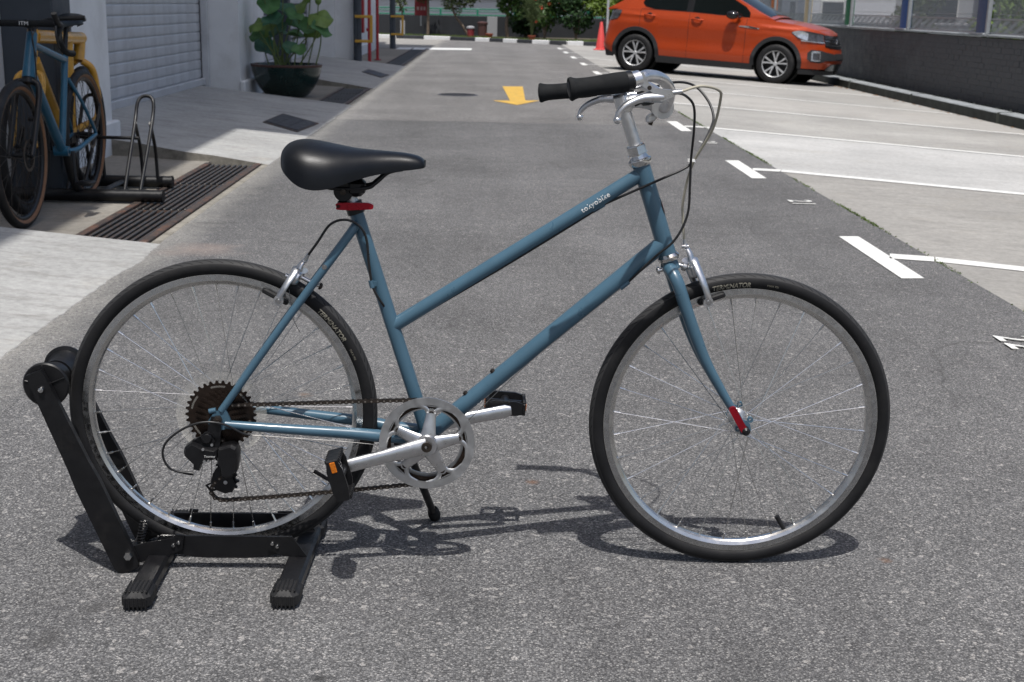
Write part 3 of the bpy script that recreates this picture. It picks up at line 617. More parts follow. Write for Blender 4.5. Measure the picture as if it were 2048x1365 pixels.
# trees and shrubs at the far bend
tree('slim_tree', 'slim straight tree with a dense dark crown above the red sign', (-2.12, 44.7, .05), [(0, 0, 0), (.01, 0, .8), (0, 0, 1.6), (.03, .05, 2.4)], [[(0, 0, 1.2), (-.2, 0, 1.5), (-.4, .1, 1.9)], [(0, 0, 1.5), (.2, .1, 1.9), (.45, 0, 2.3)]],
     [(-.22, 0, 1.28, .26, .25, .2), (-.1, 0, 1.7, .5, .5, .5), (.15, 0, 2.2, .6, .6, .5)], 2600, .06, 'leafD', .05)
tree('leaning_tree', 'leaning slender tree with a loose crown over the brown bin', (-.72, 44.5, .05), [(0, 0, 0), (-.25, 0, .4), (-.52, 0, .78), (-.62, .05, 1.3), (-.55, .1, 2.0)], [[(-.5, 0, .75), (-.2, .05, 1.0), (.1, .1, 1.25)], [(-.55, 0, .9), (-.85, 0, 1.15), (-1.0, .1, 1.4)], [(-.6, 0, 1.3), (-.3, 0, 1.6), (.1, 0, 1.9)]],
     [(-.62, 0, 1.12, .42, .35, .24), (-.2, 0, 1.2, .42, .35, .24), (-.42, 0, .86, .2, .2, .14), (.1, 0, 1.32, .3, .3, .2), (-.5, 0, 1.6, .7, .6, .4), (-.1, .1, 2.0, .6, .6, .4)], 2300, .07, 'leafC', .045)
tree('bare_shrub', 'thin bare-stemmed shrub with sparse leaves by the far downpipe', (-3.0, 44.9, .05), [(0, 0, 0), (.02, 0, .5), (-.02, 0, .9), (-.18, 0, 1.3)], [[(0, 0, .8), (-.12, 0, 1.05), (-.3, 0, 1.2)], [(0, 0, .9), (.1, 0, 1.1), (.16, 0, 1.3)]], [(-.1, 0, 1.15, .3, .25, .2), (.05, 0, .86, .16, .15, .1)], 160, .07, 'leafC', .03, cat='shrub')
tree('broad_tree', 'broad leafy tree with big bright leaves where the railing ends', (.55, 43.9, .05), [(0, 0, 0), (-.05, 0, .5), (.02, .1, 1.2), (0, .1, 2.4)], [[(0, 0, .7), (-.2, 0, 1.0), (-.4, 0, 1.3)], [(0, 0, .9), (.3, 0, 1.2), (.6, 0, 1.6)]],
     [(-.12, 0, 1.1, .3, .35, .36), (.25, 0, .95, .3, .35, .4), (.1, 0, 1.6, .6, .6, .5), (.0, .1, 2.3, .8, .8, .6)], 1700, .12, 'leafA', .06)
bushes = [((1.75, 43.6, .05), [(0, 0, .85, .55, .5, .5), (.3, .1, 1.3, .6, .5, .5), (-.2, 0, 1.7, .6, .5, .5)], 'leafA', 'dark green hibiscus shrub with red flowers behind the kerb'),
          ((2.75, 43.2, .02), [(0, 0, .8, .6, .5, .5), (-.3, 0, 1.4, .6, .5, .5), (.3, .1, 1.8, .6, .5, .5)], 'leafD', 'deep green shrub standing between the flowering shrub and the bright one'),
          ((3.75, 43.0, 0), [(-.1, 0, 1.2, .65, .5, .42), (.3, 0, .95, .4, .4, .3), (.2, .1, 1.7, .7, .5, .5)], 'leafB', 'bright yellow-green shrub beside the silver pole'),
          ((5.0, 44.2, 0), [(0, 0, .9, .7, .6, .6), (.3, 0, 1.6, .7, .6, .6)], 'leafA', 'dark green shrub half hidden behind the orange car'),
          ((1.15, 45.2, .05), [(0, 0, .5, .6, .3, .4), (.2, 0, 1.1, .6, .4, .5)], 'leafD', 'very dark shrub against the boundary wall behind the potted palm')]
for k, (b, bl_, mt, lab) in enumerate(bushes):
    t = thing('flowering_shrub' if k == 0 else 'garden_shrub', lab, 'shrub', b, 0, 'shrubs along the far bend'); m = MB()
    for q in range(7):
        a = q*.9; P = catmull([(0, 0, 0), (.1*math.cos(a), .1*math.sin(a), .5), (.35*math.cos(a), .3*math.sin(a), 1.2)], 4); m.tube(P, np.linspace(.022, .008, len(P)), 6)
    m.build('stem', MT['bark'], t); leaves(bl_, 2600, .085, drop=.25).build('foliage', MT[mt], t, False)
    if k == 0:
        for fx, fz in ((-.32, .58), (-.15, 1.02), (.45, 1.2), (.1, 1.15), (.62, .98), (-.38, 1.25)):
            fl = MB()
            for q in range(5): a = q*1.257; fl.add([(fx, -.52, fz), (fx+.05*math.cos(a-.4), -.56, fz+.05*math.sin(a-.4)), (fx+.065*math.cos(a), -.54, fz+.065*math.sin(a)), (fx+.05*math.cos(a+.4), -.56, fz+.05*math.sin(a+.4))], [(0, 1, 2, 3)])
            fl.build('flower', MT['flower'], t, False)
def flower_pot(name, label, loc, r0, r1, h, mat, cat='pot', group=None):
    t = thing(name, label, cat, loc, 0, group); MB().lathe([(r0*.02, 0), (r0, 0), (r1*.93, h*.85), (r1, h*.85), (r1, h), (r1*.88, h), (r1*.84, h*.8), (.01, h*.8)], (0, 0, 0), (0, 0, 1), 28).build('pot_body', mat, t); return t
t = flower_pot('potted_palm', 'feathery pale green palm in a terracotta pot on the kerb', (1.27, 41.6, .06), .09, .13, .17, MT['terracotta'], 'potted palm')
m = MB(); MB().lathe([(.11, .13), (.01, .135)], (0, 0, 0), (0, 0, 1), 20).build('soil', MT['soil'], t)
for q in range(95):
    a = rng.random()*6.28; sp = .06+.26*rng.random(); h = .7+.75*rng.random(); P = catmull([(.02*math.cos(a), .02*math.sin(a), .12), (.3*sp*math.cos(a), .3*sp*math.sin(a), h*.6), (sp*math.cos(a), sp*math.sin(a), h), (1.5*sp*math.cos(a), 1.5*sp*math.sin(a), h*.97)], 4)
    for j in range(4, len(P)):
        d = unit(P[j]-P[j-1])
        for sgn in (-1, 1):
            sdir = unit(np.cross(d, V(rng.normal(), rng.normal(), .3))*sgn+d*.7); e = P[j]+sdir*.11; m.add([P[j]-d*.008, e, P[j]+d*.008], [(0, 1, 2)])
    m.tube(P, np.linspace(.007, .003, len(P)), 4)
m.build('fronds', MT['leafC'], t, False)
flower_pot('clay_pot', 'small terracotta pot beside the brown bin', (-.06, 43.3, .07), .08, .13, .16, MT['terracotta'])
def bin_(name, label, loc, wd, h, mat, lid):
    t = thing(name, label, 'bin', loc); MB().lathe([(.01, 0), (wd*.40, 0), (wd*.46, h*.92), (wd*.5, h*.92), (wd*.5, h), (.01, h)], (0, 0, 0), (0, 0, 1), 24).build('bin_body', mat, t)
    MB().lathe([(wd*.51, h-.02), (wd*.53, h), (wd*.52, h+.03), (wd*.3, h+.06), (.01, h+.07)], (0, 0, 0), (0, 0, 1), 24).build('lid', lid, t)
bin_('waste_bin', 'tall brown waste bin with a lid against the boundary wall', (-.29, 43.9, .07), .34, .46, MT['binbrown'], MT['binbrown'])
bin_('storage_tub', 'dark red tub with a pale lid beside the brown bin', (-.68, 44.2, .07), .27, .30, MT['binred'], MT['greywall'])
# traffic cone and pole by the car
cn = thing('traffic_cone', 'faded red traffic cone standing behind the orange car', 'cone', (3.08, 37.3, lotz(3.08)+.004))
MB().bbox((0, 0, .015), (.40, .40, .03), .01).build('base', MT['cone'], cn, False); MB().lathe([(.15, .03), (.14, .06), (.035, .76), (.028, .77), (.001, .772)], (0, 0, 0), (0, 0, 1), 24).build('cone_body', MT['cone'], cn)
pl = thing('silver_pole', 'slim silver pole standing beside the traffic cone', 'pole', (3.22, 37.0, lotz(3.22))); MB().cyl((0, 0, 0), (0, 0, 3.0), .035, seg=16).build('pole_shaft', MT['silver'], pl); MB().lathe([(.035, .02), (.09, .02), (.09, 0)], (0, 0, 0), (0, 0, 1), 16).build('base_plate', MT['silver'], pl)
# houses and greenery beyond the mesh fence
def house(label, loc, size, mat, roofmat, wins, rz_=0):
    t = thing('house', label, 'house', loc, rz_); w_, d_, h_ = size
    MB().box((0, 0, h_/2), (w_, d_, h_)).build('wall', mat, t, False); MB().bbox((0, 0, h_+.15), (w_+.6, d_+.6, .3), .02).build('roof', roofmat, t, False)
    for x, z, a, b in wins:
        f_ = MB().bbox((x, -d_/2-.02, z), (a, .08, b), .01).build('window', MT['decal'], t, False); MB().box((x, -d_/2-.07, z), (a-.1, .02, b-.1)).build('pane', MT['winglass'], f_, False)
        g_ = MB().bbox((-w_/2-.02, x*.6, z), (.08, a, b), .01).build('window', MT['decal'], t, False); MB().box((-w_/2-.07, x*.6, z), (.02, a-.1, b-.1)).build('pane', MT['winglass'], g_, False)
house('pale grey house with dark windows beyond the mesh fence', (14.5, 46, .25), (9, 8, 3.2), MT['greywall'], MT['greywall'], [(-3, 1.0, 1.4, 1.0), (-.5, 1.0, 1.4, 1.0), (2, 1.0, 1.4, 1.0)])
house('white house with a pink roof beyond the blue post', (18.5, 38, .25), (6, 7, 2.6), MT['white'], MT['rooftile'], [(-2, .95, .9, .8), (0, .95, .9, .8), (1.9, .95, .9, .8)])
house('white shed with a flat roof behind the green post', (10.2, 39.5, .25), (2.6, 3, 2.4), MT['white'], MT['greywall'], [(-.5, .9, .7, .6)])
lw = thing('garden_wall', 'low grey green garden wall beyond the mesh fence', 'wall', (12, 33, .25)); MB().bbox((0, 0, .3), (9, .2, .62), .01).build('wall_body', MT['kerbgrey'], lw, False); MB().bbox((0, 0, .64), (9.1, .26, .06), .01).build('coping', MT['greywall'], lw, False)
for k, (x, y, mt, lab) in enumerate([(9.4, 24.5, 'leafB', 'yellow-green shrub behind the fence next to the navy post'), (11.8, 29.2, 'leafA', 'green shrub behind the fence before the garden wall'), (13.6, 32.0, 'leafC', 'dull green shrub beside the white house'), (10.6, 25.0, 'leafA', 'dark green shrub behind the fence farther from the navy post'), (9.8, 31, 'leafC', 'greyish shrub behind the fence near the blue post')]):
    t = thing('fence_shrub', lab, 'shrub', (x, y, .25), 0, 'shrubs beyond the mesh fence'); m = MB()
    for q in range(6): a = q*1.05; P = catmull([(0, 0, 0), (.1*math.cos(a), .1*math.sin(a), .4), (.4*math.cos(a), .4*math.sin(a), 1.1)], 4); m.tube(P, np.linspace(.025, .008, len(P)), 6)
    m.build('stem', MT['bark'], t); leaves([(0, 0, .75, .55, .5, .4), (.2, 0, 1.3, .55, .5, .4)], 700, .09, drop=.3).build('foliage', MT[mt], t, False)
for x, y, lab in ((13.0, 35.4, 'slim street tree standing before the white house with pink roof'), (11.3, 28.0, 'slim street tree standing close behind the fence near the garden wall')):
    tree('street_tree', lab, (x, y, .25), [(0, 0, 0), (.03, 0, 1.2), (0, .05, 2.8)], [[(0, 0, 2.0), (.4, 0, 2.6), (.8, 0, 3.0)], [(0, 0, 2.2), (-.4, 0, 2.8), (-.7, 0, 3.1)]], [(0, 0, 3.2, 1.1, 1.1, .7), (.5, 0, 2.9, .7, .7, .5)], 900, .14, 'leafC', .10, group='street trees beyond the fence')

# ================================================================== LOTUS IN THE BIG POT
pot = thing('planter', 'big dark green glazed planter with lotus beside the drain grate', 'planter', (-2.48, 16.15, 0))
MB().lathe([(.01, 0), (.21, 0), (.26, .03), (.33, .11), (.38, .20), (.415, .31), (.418, .345), (.425, .36), (.428, .39), (.41, .398), (.385, .392), (.375, .34), (.01, .34)], (0, 0, 0), (0, 0, 1), 56).build('pot_body', MT['glaze'], pot)
MB().lathe([(.386, .3945), (.428, .392), (.431, .375), (.425, .362)], (0, 0, .002), (0, 0, 1), 56).build('rim', MT['potrim'], pot)
MB().lathe([(.376, .346), (.2, .352), (.01, .35)], (0, 0, 0), (0, 0, 1), 30).build('soil', MT['soil'], pot)
LV = [(-.34, .87, .16, 1), (-.25, .84, .18, 1), (-.34, .73, .15, 0), (-.27, .60, .24, 2), (-.17, 1.10, .20, 0), (-.12, .93, .20, 2), (-.01, 1.05, .22, 2), (-.08, .81, .20, 2), (.08, .76, .23, 0), (.07, .60, .13, 2), (.19, .58, .13, 0), (.18, .87, .28, 0), (.11, .98, .18, 0), (.13, 1.11, .20, 1), (.44, .98, .22, 1), (.46, .83, .20, 0), (.31, .82, .18, 1), (-.02, 1.24, .24, 0), (.3, 1.28, .22, 1), (-.25, 1.3, .2, 2)]
for k, (x, z, s_, c) in enumerate(LV):
    y = (-.22, .1, -.05, .2, -.15)[k % 5]; m = MB(); N = 22; s_ *= 1.12; tilt = V(rng.normal()*.4, -.75+rng.normal()*.4, 1); n_ = unit(tilt); ex = unit(np.cross(V(0, 1, 0), n_)); ey = np.cross(n_, ex); rings = []
    ph = rng.random()*6
    for rr in (.02, .35, .7, 1):
        rings.append([V(x, y, z)+(ex*math.cos(a)+ey*math.sin(a))*s_*.62*rr*(1+.07*math.sin(3*a+ph))+n_*s_*(.16*rr**2*(1 if c != 1 else -.6)+.10*rr**3*math.sin(4*a+ph)-.16) for a in np.linspace(0, 2*math.pi, N+1)])
    m.grid(np.array(rings)); m.build('leaf', MT[('lotus', 'lotus2', 'lotusd')[c]], pot, True, 80)
    b = V(rng.uniform(-.2, .2)+x*.35, y*.5, .34); e = V(x, y, z)-n_*s_*.16; P = catmull([b, b*.6+e*.4+V(x*.1, 0, .06), e], 5); MB().tube(P, np.linspace(.009, .006, len(P)), 6).build('stalk', MT['stem'], pot)
MB().sphere((.41, -.1, 1.15), .05, sc=(.8, .8, 1.15)).build('bud', MT['lotus2'], pot); P = catmull([(.25, 0, .34), (.37, -.06, .8), (.41, -.1, 1.1)], 6); MB().tube(P, .007, 6).build('stalk', MT['stem'], pot)
# ================================================================== BICYCLES
def tread_rubber():
    k = NT('treaded_tyre_rubber'); sx = k.n('ShaderNodeSeparateXYZ'); k.l(k.co, sx.inputs[0])
    def mth(op, a, b=None):
        m = k.n('ShaderNodeMath', operation=op)
        for i, v in enumerate((a, b)):
            if v is None: continue
            if isinstance(v, (int, float)): m.inputs[i].default_value = v
            else: k.l(v, m.inputs[i])
        return m.outputs[0]
    an = mth('ARCTAN2', sx.outputs[2], sx.outputs[0]); lat = mth('ABSOLUTE', sx.outputs[1])
    ph = mth('FRACT', mth('ADD', mth('MULTIPLY', an, 96/(2*math.pi)), mth('MULTIPLY', lat, 130)))
    band = mth('MULTIPLY', mth('GREATER_THAN', lat, .0045), mth('LESS_THAN', lat, .0125)); r2_ = mth('ADD', mth('MULTIPLY', sx.outputs[0], sx.outputs[0]), mth('MULTIPLY', sx.outputs[2], sx.outputs[2])); band = mth('MULTIPLY', band, mth('GREATER_THAN', r2_, .302**2))
    groove = mth('MULTIPLY', mth('LESS_THAN', ph, .16), band)
    f = k.noise(16, 6, .65); c = k.ramp(f, [(.3, (.008, .008, .009)), (.7, (.015, .015, .016))]); c = k.mix(k.ramp(k.noise(7, 8, .75), [(.52, 0), (.8, .55)]), c, (.034, .033, .031)); worn = mth('GREATER_THAN', r2_, .3075**2); c = k.mix(mth('MULTIPLY', worn, .75), c, (.040, .040, .041)); c = k.mix(groove, c, (.003, .003, .003))
    k.set(Base_Color=c, Roughness=k.ramp(k.noise(12, 4), [(.3, .5), (.7, .7)]), Specular_IOR_Level=.25)
    k.bump(mth('SUBTRACT', k.noise(500, 2), mth('MULTIPLY', groove, 3)), .35, .0008); return k.m
MT['tread'] = tread_rubber()
SP_ME = {}
def spoke_mesh(L, r=.00095):
    key = round(L, 4)
    if key not in SP_ME: SP_ME[key] = MB().tube([(0, 0, 0), (0, 0, L-.016), (0, 0, L-.0155), (0, 0, L)], [r, r, .0022, .0025], 6).mesh('spoke')
    return SP_ME[key]
def wheel(root, c, Ro, tr, n, hub_w=.068, fl_r=.021, mats=None, rim_w=.0115, steer=0, nsip=True, phase=0.0, spr=.00095):
    mats = mats or {}; rim_o = Ro-tr*1.78; rim_i = rim_o-.022
    prof = [(rim_o, -rim_w), (rim_o-.0125, -rim_w-.0003), (rim_i+.003, -rim_w*.72), (rim_i, -rim_w*.35), (rim_i, rim_w*.35), (rim_i+.003, rim_w*.72), (rim_o-.0125, rim_w+.0003), (rim_o, rim_w), (rim_o-.005, rim_w*.75), (rim_o-.005, -rim_w*.75)]
    wo_ = MB().lathe(prof, seg=120, closed=True).build('wheel', mats.get('rim', MT['rim']), root, True, 25); wo_.location = c; wo_.rotation_euler = (0, 0, steer)
    for s_ in (-1, 1):
        MB().lathe([(rim_o-.0015, s_*(rim_w+.0004)), (rim_o-.0115, s_*(rim_w+.0007))], seg=120).build('brake_track', mats.get('track', MT['brake_track']), wo_)
    Rc = Ro-tr; prof = [(Rc+tr*math.cos(a)*(1.0 if math.cos(a) < 0 else 1.0), tr*math.sin(a)*1.0) for a in np.linspace(0, 2*math.pi, 28)[:-1]]
    MB().lathe(prof, seg=140, closed=True).build('tyre', mats.get('tyre', MT['tread']), wo_, True, 60)
    if 'wallm' in mats:
        for s_ in (-1, 1):
            a0, a1 = 1.75, 2.75; MB().lathe([(Rc+(tr+.0006)*math.cos(a), s_*(tr+.0006)*math.sin(a)) for a in np.linspace(a0, a1, 6)], seg=100).build('sidewall', mats['wallm'], wo_)
    hw = hub_w/2
    MB().lathe([(.001, -hw-.018), (.008, -hw-.018), (.0085, -hw-.004), (fl_r, -hw-.002), (fl_r, -hw+.002), (.0125, -hw+.008), (.011, 0), (.0125, hw-.008), (fl_r, hw-.002), (fl_r, hw+.002), (.0085, hw+.004), (.008, hw+.018), (.001, hw+.018)], seg=28).build('hub', mats.get('hub', MT['alu_matt']), wo_)
    for k in range(n):
        th = 2*math.pi*(k+.5)/n+phase; side = -1 if k % 2 else 1; tw = 1 if (k//2) % 2 else -1; ha = th+tw*1.18
        a = (fl_r*.88*math.cos(ha), side*hw, fl_r*.88*math.sin(ha)); b = ((rim_i+.002)*math.cos(th), side*.002, (rim_i+.002)*math.sin(th))
        L = (Vector(b)-Vector(a)).length; o = obj('spoke', spoke_mesh(L, spr), mats.get('spoke', MT['spoke']), wo_); o.matrix_local = rod_matrix(a, b)
    return wo_
FX, FY, FANG = .5307, 2.5704, .0092
bike = thing('bicycle', 'blue step-through city bicycle with black saddle held in a floor stand', 'bicycle', (FX, FY, 0), FANG)
RH = (-1.0677, 0, .3274); FH = (0, 0, .315); BBc = (-.6486, 0, .2763)
wf = wheel(bike, FH, .315, .0165, 32, .064, .019, phase=.03); wr = wheel(bike, RH, .315, .0165, 36, .058, .023, phase=.12)
# tyre lettering on the near sidewalls
def ring_text(txt, w_o, rad, ang_c, size, mat, sx=1, shear=0, bold=0):
    me = text_mesh(txt, size, sx, shear, bold=bold); Rc, tr = .2985, .0167
    def fn(x, y, z):
        a = ang_c-x/rad; rr = rad+y; d = rr-Rc; la = -math.sqrt(max(1e-9, tr*tr-d*d))-.0003-z; return (rr*math.cos(a), la, rr*math.sin(a))
    me.materials.append(mat); return obj('tyre_lettering', warp(me, fn), None, w_o)
ring_text('TERMINATOR', wr, .2930, R(39.5), .0140, MT['tyreprint'], .95, .15, .0005); ring_text('TERMINATOR', wf, .2930, R(97.5), .0140, MT['tyreprint'], .90, .15, .0005)
ring_text('MAX PSI', wf, .2945, R(81), .006, MT['tyreprint'], 1.1, 0, 0); ring_text('MAX PSI', wr, .2945, R(25), .006, MT['tyreprint'], 1.1, 0, 0)
MB().tube([(.2635*math.cos(-1.14), 0, .2635*math.sin(-1.14)), (.232*math.cos(-1.14)-.004, 0, .232*math.sin(-1.14))], [.0045, .0055], 10).build('valve', MT['rubber'], wf)
MB().tube([(.2635*math.cos(-.62), 0, .2635*math.sin(-.62)), (.228*math.cos(-.62)-.004, 0, .228*math.sin(-.62))], [.004, .0045], 10).build('valve', MT['rubber'], wr)
# frame
fr = MB()
fr.tube([(-.796, 0, .750), BBc], .0146, 24); fr.tube([(-.2295, 0, .8425), (-.1655, 0, .658)], .0176, 28)
fr.tube([(-.224, 0, .8298), (-.7225, 0, .5079)], .0143, 32); fr.tube([(-.175, 0, .6916), (-.645, 0, .282)], .0172, 26)
fr.tube([(BBc[0], -.036, BBc[2]), (BBc[0], .036, BBc[2])], .0205, 28)
for s_ in (-1, 1):
    P = catmull([(-.789, s_*.014, .722), (-.82, s_*.026, .678), (-.94, s_*.045, .515), (-1.062, s_*.060, .343)], 8); fr.tube(P, np.linspace(.0090, .0075, len(P)), 14)
    P = catmull([(-.655, s_*.026, .278), (-.73, s_*.0345, .284), (-.80, s_*.043, .293), (-.95, s_*.056, .306), (-1.055, s_*.061, .315)], 6); fr.tube(P, np.concatenate([np.linspace(.0125, .0125, 8), np.linspace(.0130, .0085, len(P)-8)]), 16)
    fr.prism([(-1.056, .352), (-1.078, .338), (-1.089, .322), (-1.083, .303), (-1.064, .303), (-1.045, .309), (-1.042, .322), (-1.05, .342)], (0, s_*.0615, 0), (1, 0, 0), (0, 0, 1), -.003, .003)
    fr.tube([(-1.072, s_*.061, .345), (-1.086, s_*.061, .342)], .0055, 10)
fr.tube([(-.8895, -.036, .583), (-.8895, .036, .583)], .007, 12); fr.tube([(-.735, -.038, .288), (-.735, .038, .288)], .007, 12)
fr.tube([(-.30, -.004, .7655), (-.322, -.004, .7515)], .0045, 8); fr.tube([(-.245, -.010, .6105), (-.262, -.010, .596)], .005, 8); fr.tube([(-.764, -.019, .607), (-.7605, -.019, .592)], .005, 8); fr.box((-.758, -.012, .600), (.012, .012, .010))
frame = fr.build('frame', MT['frame'], bike, True, 50)
MB().lathe([(.0005, .001), (.0028, .001), (.0028, 0), (.0052, 0), (.0052, -.004)], (-.853, -.0405, .637), (0, -1, 0), 14).build('rack_bolt', MT['chrome'], frame)
for u_ in (-.505, -.560): t_ = (-.175-u_)/.47; MB().lathe([(.0022, .0035), (.0022, .0055), (.0048, .0055), (.0052, 0)], (u_-.0108, -.003, .6916-t_*.4096+.0124), (-.657, 0, .754), 12).build('bottle_boss', MT['chain'], frame)
# top tube lettering and head badge
A_, B_ = V(-.243, 0, .8175), V(-.7045, 0, .5195); dt = unit(A_-B_); nt_ = unit(np.cross(dt, V(0, 1, 0))); nt_ = nt_*(1 if nt_[2] > 0 else -1)
me = text_mesh('tokyobike', .0150, .95, 0, 1.12, .00016); me.materials.append(MT['decal']); cen = V(-.318, 0, .769)
cen = B_+dt*((cen-B_)@dt)
obj('lettering', warp(me, lambda x, y, z: tuple(cen+dt*x+(.0146+z)*(math.cos(y/.0147+.1)*V(0, -1, 0)+math.sin(y/.0147+.1)*nt_))), None, frame)
ha, hb = V(-.2295, 0, .8425), V(-.1655, 0, .658); hd = unit(ha-hb); hf = unit(np.cross(V(0, 1, 0), hd)); hf = hf*(1 if hf[0] > 0 else -1)
def badge(sc, rad, mat, name):
    P = []; c0 = hb+(ha-hb)*.53
    for rr in (0.01, .5, 1): P.append([c0+hd*(.0175*sc*rr*math.sin(a))+rad*(math.cos(.62*sc*rr*math.cos(a))*hf+math.sin(.62*sc*rr*math.cos(a))*V(0, -1, 0)) for a in np.linspace(0, 2*math.pi, 25)])
    return MB().grid(np.array(P)).build(name, mat, frame)
badge(1, .0182, MT['badge'], 'head_badge'); badge(.62, .0186, MT['redanod'], 'badge_centre')
# fork
fk_ = MB(); st_top = ha
fk_.tube([hb-hd*.001, hb-hd*.024], [.0155, .0165], 20)
for s_ in (-1, 1):
    P = catmull([(-.166, s_*.012, .640), (-.160, s_*.030, .632), (-.150, s_*.043, .612), (-.134, s_*.047, .568), (-.1095, s_*.048, .506), (-.086, s_*.049, .454), (-.0545, s_*.050, .400), (-.027, s_*.051, .357), (-.006, s_*.052, .328)], 7); n_ = len(P)
    fk_.tube(P, np.concatenate([np.linspace(.0135, .0125, n_//2), np.linspace(.0125, .0062, n_-n_//2)]), 18)
    fk_.prism([(-.012, .338), (-.014, .322), (-.008, .305), (.006, .303), (.013, .314), (.010, .327), (.004, .333)], (0, s_*.0525, 0), (1, 0, 0), (0, 0, 1), -.0028, .0028)
    fk_.lathe([(.0026, -.003), (.0062, -.003), (.0062, .003), (.0026, .003)], (.010, s_*.0525, .336), (0, 1, 0), 14, True); fk_.lathe([(.0026, -.003), (.006, -.003), (.006, .003), (.0026, .003)], (-.014, s_*.0525, .316), (0, 1, 0), 14, True)
fk_.build('fork', MT['frame'], bike, True, 50)
hs = MB().lathe([(.013, -.003), (.0215, -.003), (.0225, 0), (.0225, .004), (.0195, .007), (.0178, .010)], tuple(hb), tuple(hd), 32); hs.build('headset', MT['chrome'], bike, True, 30); hs = MB(); hs.lathe([(.0178, -.012), (.0205, -.010), (.0235, -.004), (.0235, .001), (.0195, .004), (.0175, .010), (.0175, .0125), (.0205, .013)], tuple(ha+hd*.012), tuple(hd), 32)
hs.lathe([(.0205, 0), (.0205, .016), (.0175, .0185), (.0127, .0195)], tuple(ha+hd*.025), tuple(hd), 6); hs.build('headset', MT['chrome'], bike, True, 30)
# stem
sm = MB(); q0 = ha+hd*.03; q1 = V(-.2705, 0, .957)
sm.tube(catmull([q0, q0*.4+q1*.6, q1], 6), .0127, 24); sm.tube([q1, q1+hd*.022], [.0145, .0140], 20)
sm.tube(catmull([(-.268, 0, .950), (-.258, 0, .966), (-.240, 0, .9685), (-.212, 0, .9635), (-.195, 0, .959)], 6), [.0135]*12+[.0130]*13, 18); sm.tube([(-.195, -.021, .958), (-.195, .021, .958)], .0215, 30)
sm.bbox((-.214, 0, .937), (.022, .026, .016), .004, ex=(.9, 0, .35)); sm.build('stem', MT['alu_matt'], bike, True, 40)
MB().tube([q1+hd*.0205, q1+hd*.027], [.0143, .0125], 20).build('stem_cap', MT['blackplastic'], bike); MB().tube([(-.214, 0, .930), (-.216, 0, .923)], .0045, 8).build('stem_bolt', MT['chain'], bike)
# handlebar, grips and brake levers
nearP = [(-.193, 0, .958), (-.192, -.03, .961), (-.190, -.06, .979), (-.1965, -.10, .9995), (-.2182, -.145, 1.0195), (-.2486, -.178, 1.0265), (-.276, -.196, 1.0185), (-.33, -.206, 1.0105), (-.388, -.213, 1.0025)]
farP = [(-.193, 0, .958), (-.192, .03, .959), (-.189, .06, .970), (-.197, .10, .983), (-.222, .145, .993), (-.262, .178, .992), (-.30, .194, .983), (-.345, .203, .9755), (-.4215, .212, .9675)]
hbm = MB(); Pn = catmull(nearP, 8); Pf = catmull(farP, 8); hbm.tube(np.concatenate([Pn[::-1], Pf[1:]]), .0111, 18); hbar = hbm.build('handlebar', MT['alu'], bike)
for P, i0, r0 in ((Pn, 49, .0182), (Pf, 50, .0172)):
    Q = P[i0:]; n_ = len(Q); t = np.linspace(0, 1, n_); rr = r0*(1+.05*np.sin(t*math.pi*2.2))+np.where(t > .88, .0030*(t-.88)/.12, 0)
    rr[0] *= .97; end = Q[-1]+unit(Q[-1]-Q[-2])*.004; g_ = MB().tube(np.vstack([Q, end, end+unit(Q[-1]-Q[-2])*.001]), np.append(rr, [r0*1.10, r0*.6]), 24).build('grip', MT['grip'], hbar, True, 50)
    d = unit(Q[-1]-Q[-2]); MB().lathe([(.0001, .0060), (.010, .0058), (.0135, .0048), (.0145, .002)], tuple(Q[-1]), tuple(d), 24).build('end_cap', MT['blackplastic'], g_)
    d0 = unit(Q[1]-Q[0]); MB().tube([Q[0]-d0*.002, Q[0]+d0*.008], r0*1.03, 24).build('collar', MT['blackplastic'], g_)
def brake_lever(P, i0, lat_s, dz, du):
    c = P[i0]; d = unit(P[i0+1]-P[i0-1]); o_ = (du, dz)
    m = MB(); m.tube([c-d*.007, c+d*.008], .0160, 22)
    body = [(-.2715, 1.030), (-.2597, 1.0345), (-.2482, 1.0143), (-.2373, 1.0057), (-.2056, 1.0033), (-.2019, .9916), (-.2241, .9823), (-.2414, .9982), (-.26, 1.0097), (-.2726, 1.0227)]
    m.prism([(x+du, z+dz) for x, z in body], (0, lat_s*.195, 0), (1, 0, 0), (0, 0, 1), -.009, .009); b = m.build('brake_lever', MT['alu'], hbar, True, 30)
    P2 = catmull([(x+du, lat_s*y, z+dz) for x, y, z in ((-.222, .192, .990), (-.238, .195, .9895), (-.255, .198, .9885), (-.272, .201, .983), (-.289, .204, .974), (-.3005, .206, .962), (-.3028, .206, .9485))], 5); n_ = len(P2)
    m = MB().tube(P2, np.concatenate([np.linspace(.0130, .0082, n_//2), np.linspace(.0082, .0056, n_-n_//2)]), 16, flat=.85); m.sphere(P2[-1], .0075); m.build('lever_blade', MT['alu'], b)
    MB().lathe([(.0001, .0102), (.004, .0102), (.004, .009)], (-.247+du, lat_s*.195, 1.0065+dz), (0, -1, 0), 14).build('pivot', MT['chain'], b)
    MB().tube([(-.206+du, lat_s*.193, .9975+dz), (-.186+du, lat_s*.192, 1.0005+dz)], [.0050, .0040], 10).build('barrel_adjuster', MT['chrome'], b)
brake_lever(Pn, 47, -1, 0, 0); brake_lever(Pf, 47, 1, -.030, -.036)
sh = MB().bbox((-.243, -.165, .985), (.034, .03, .024), .008, ex=(.95, 0, .2)); sh.tube([(-.245, -.17, .99), (-.27, -.17, .975)], [.008, .006], 10); sh.build('shifter', MT['blackplastic'], hbar)
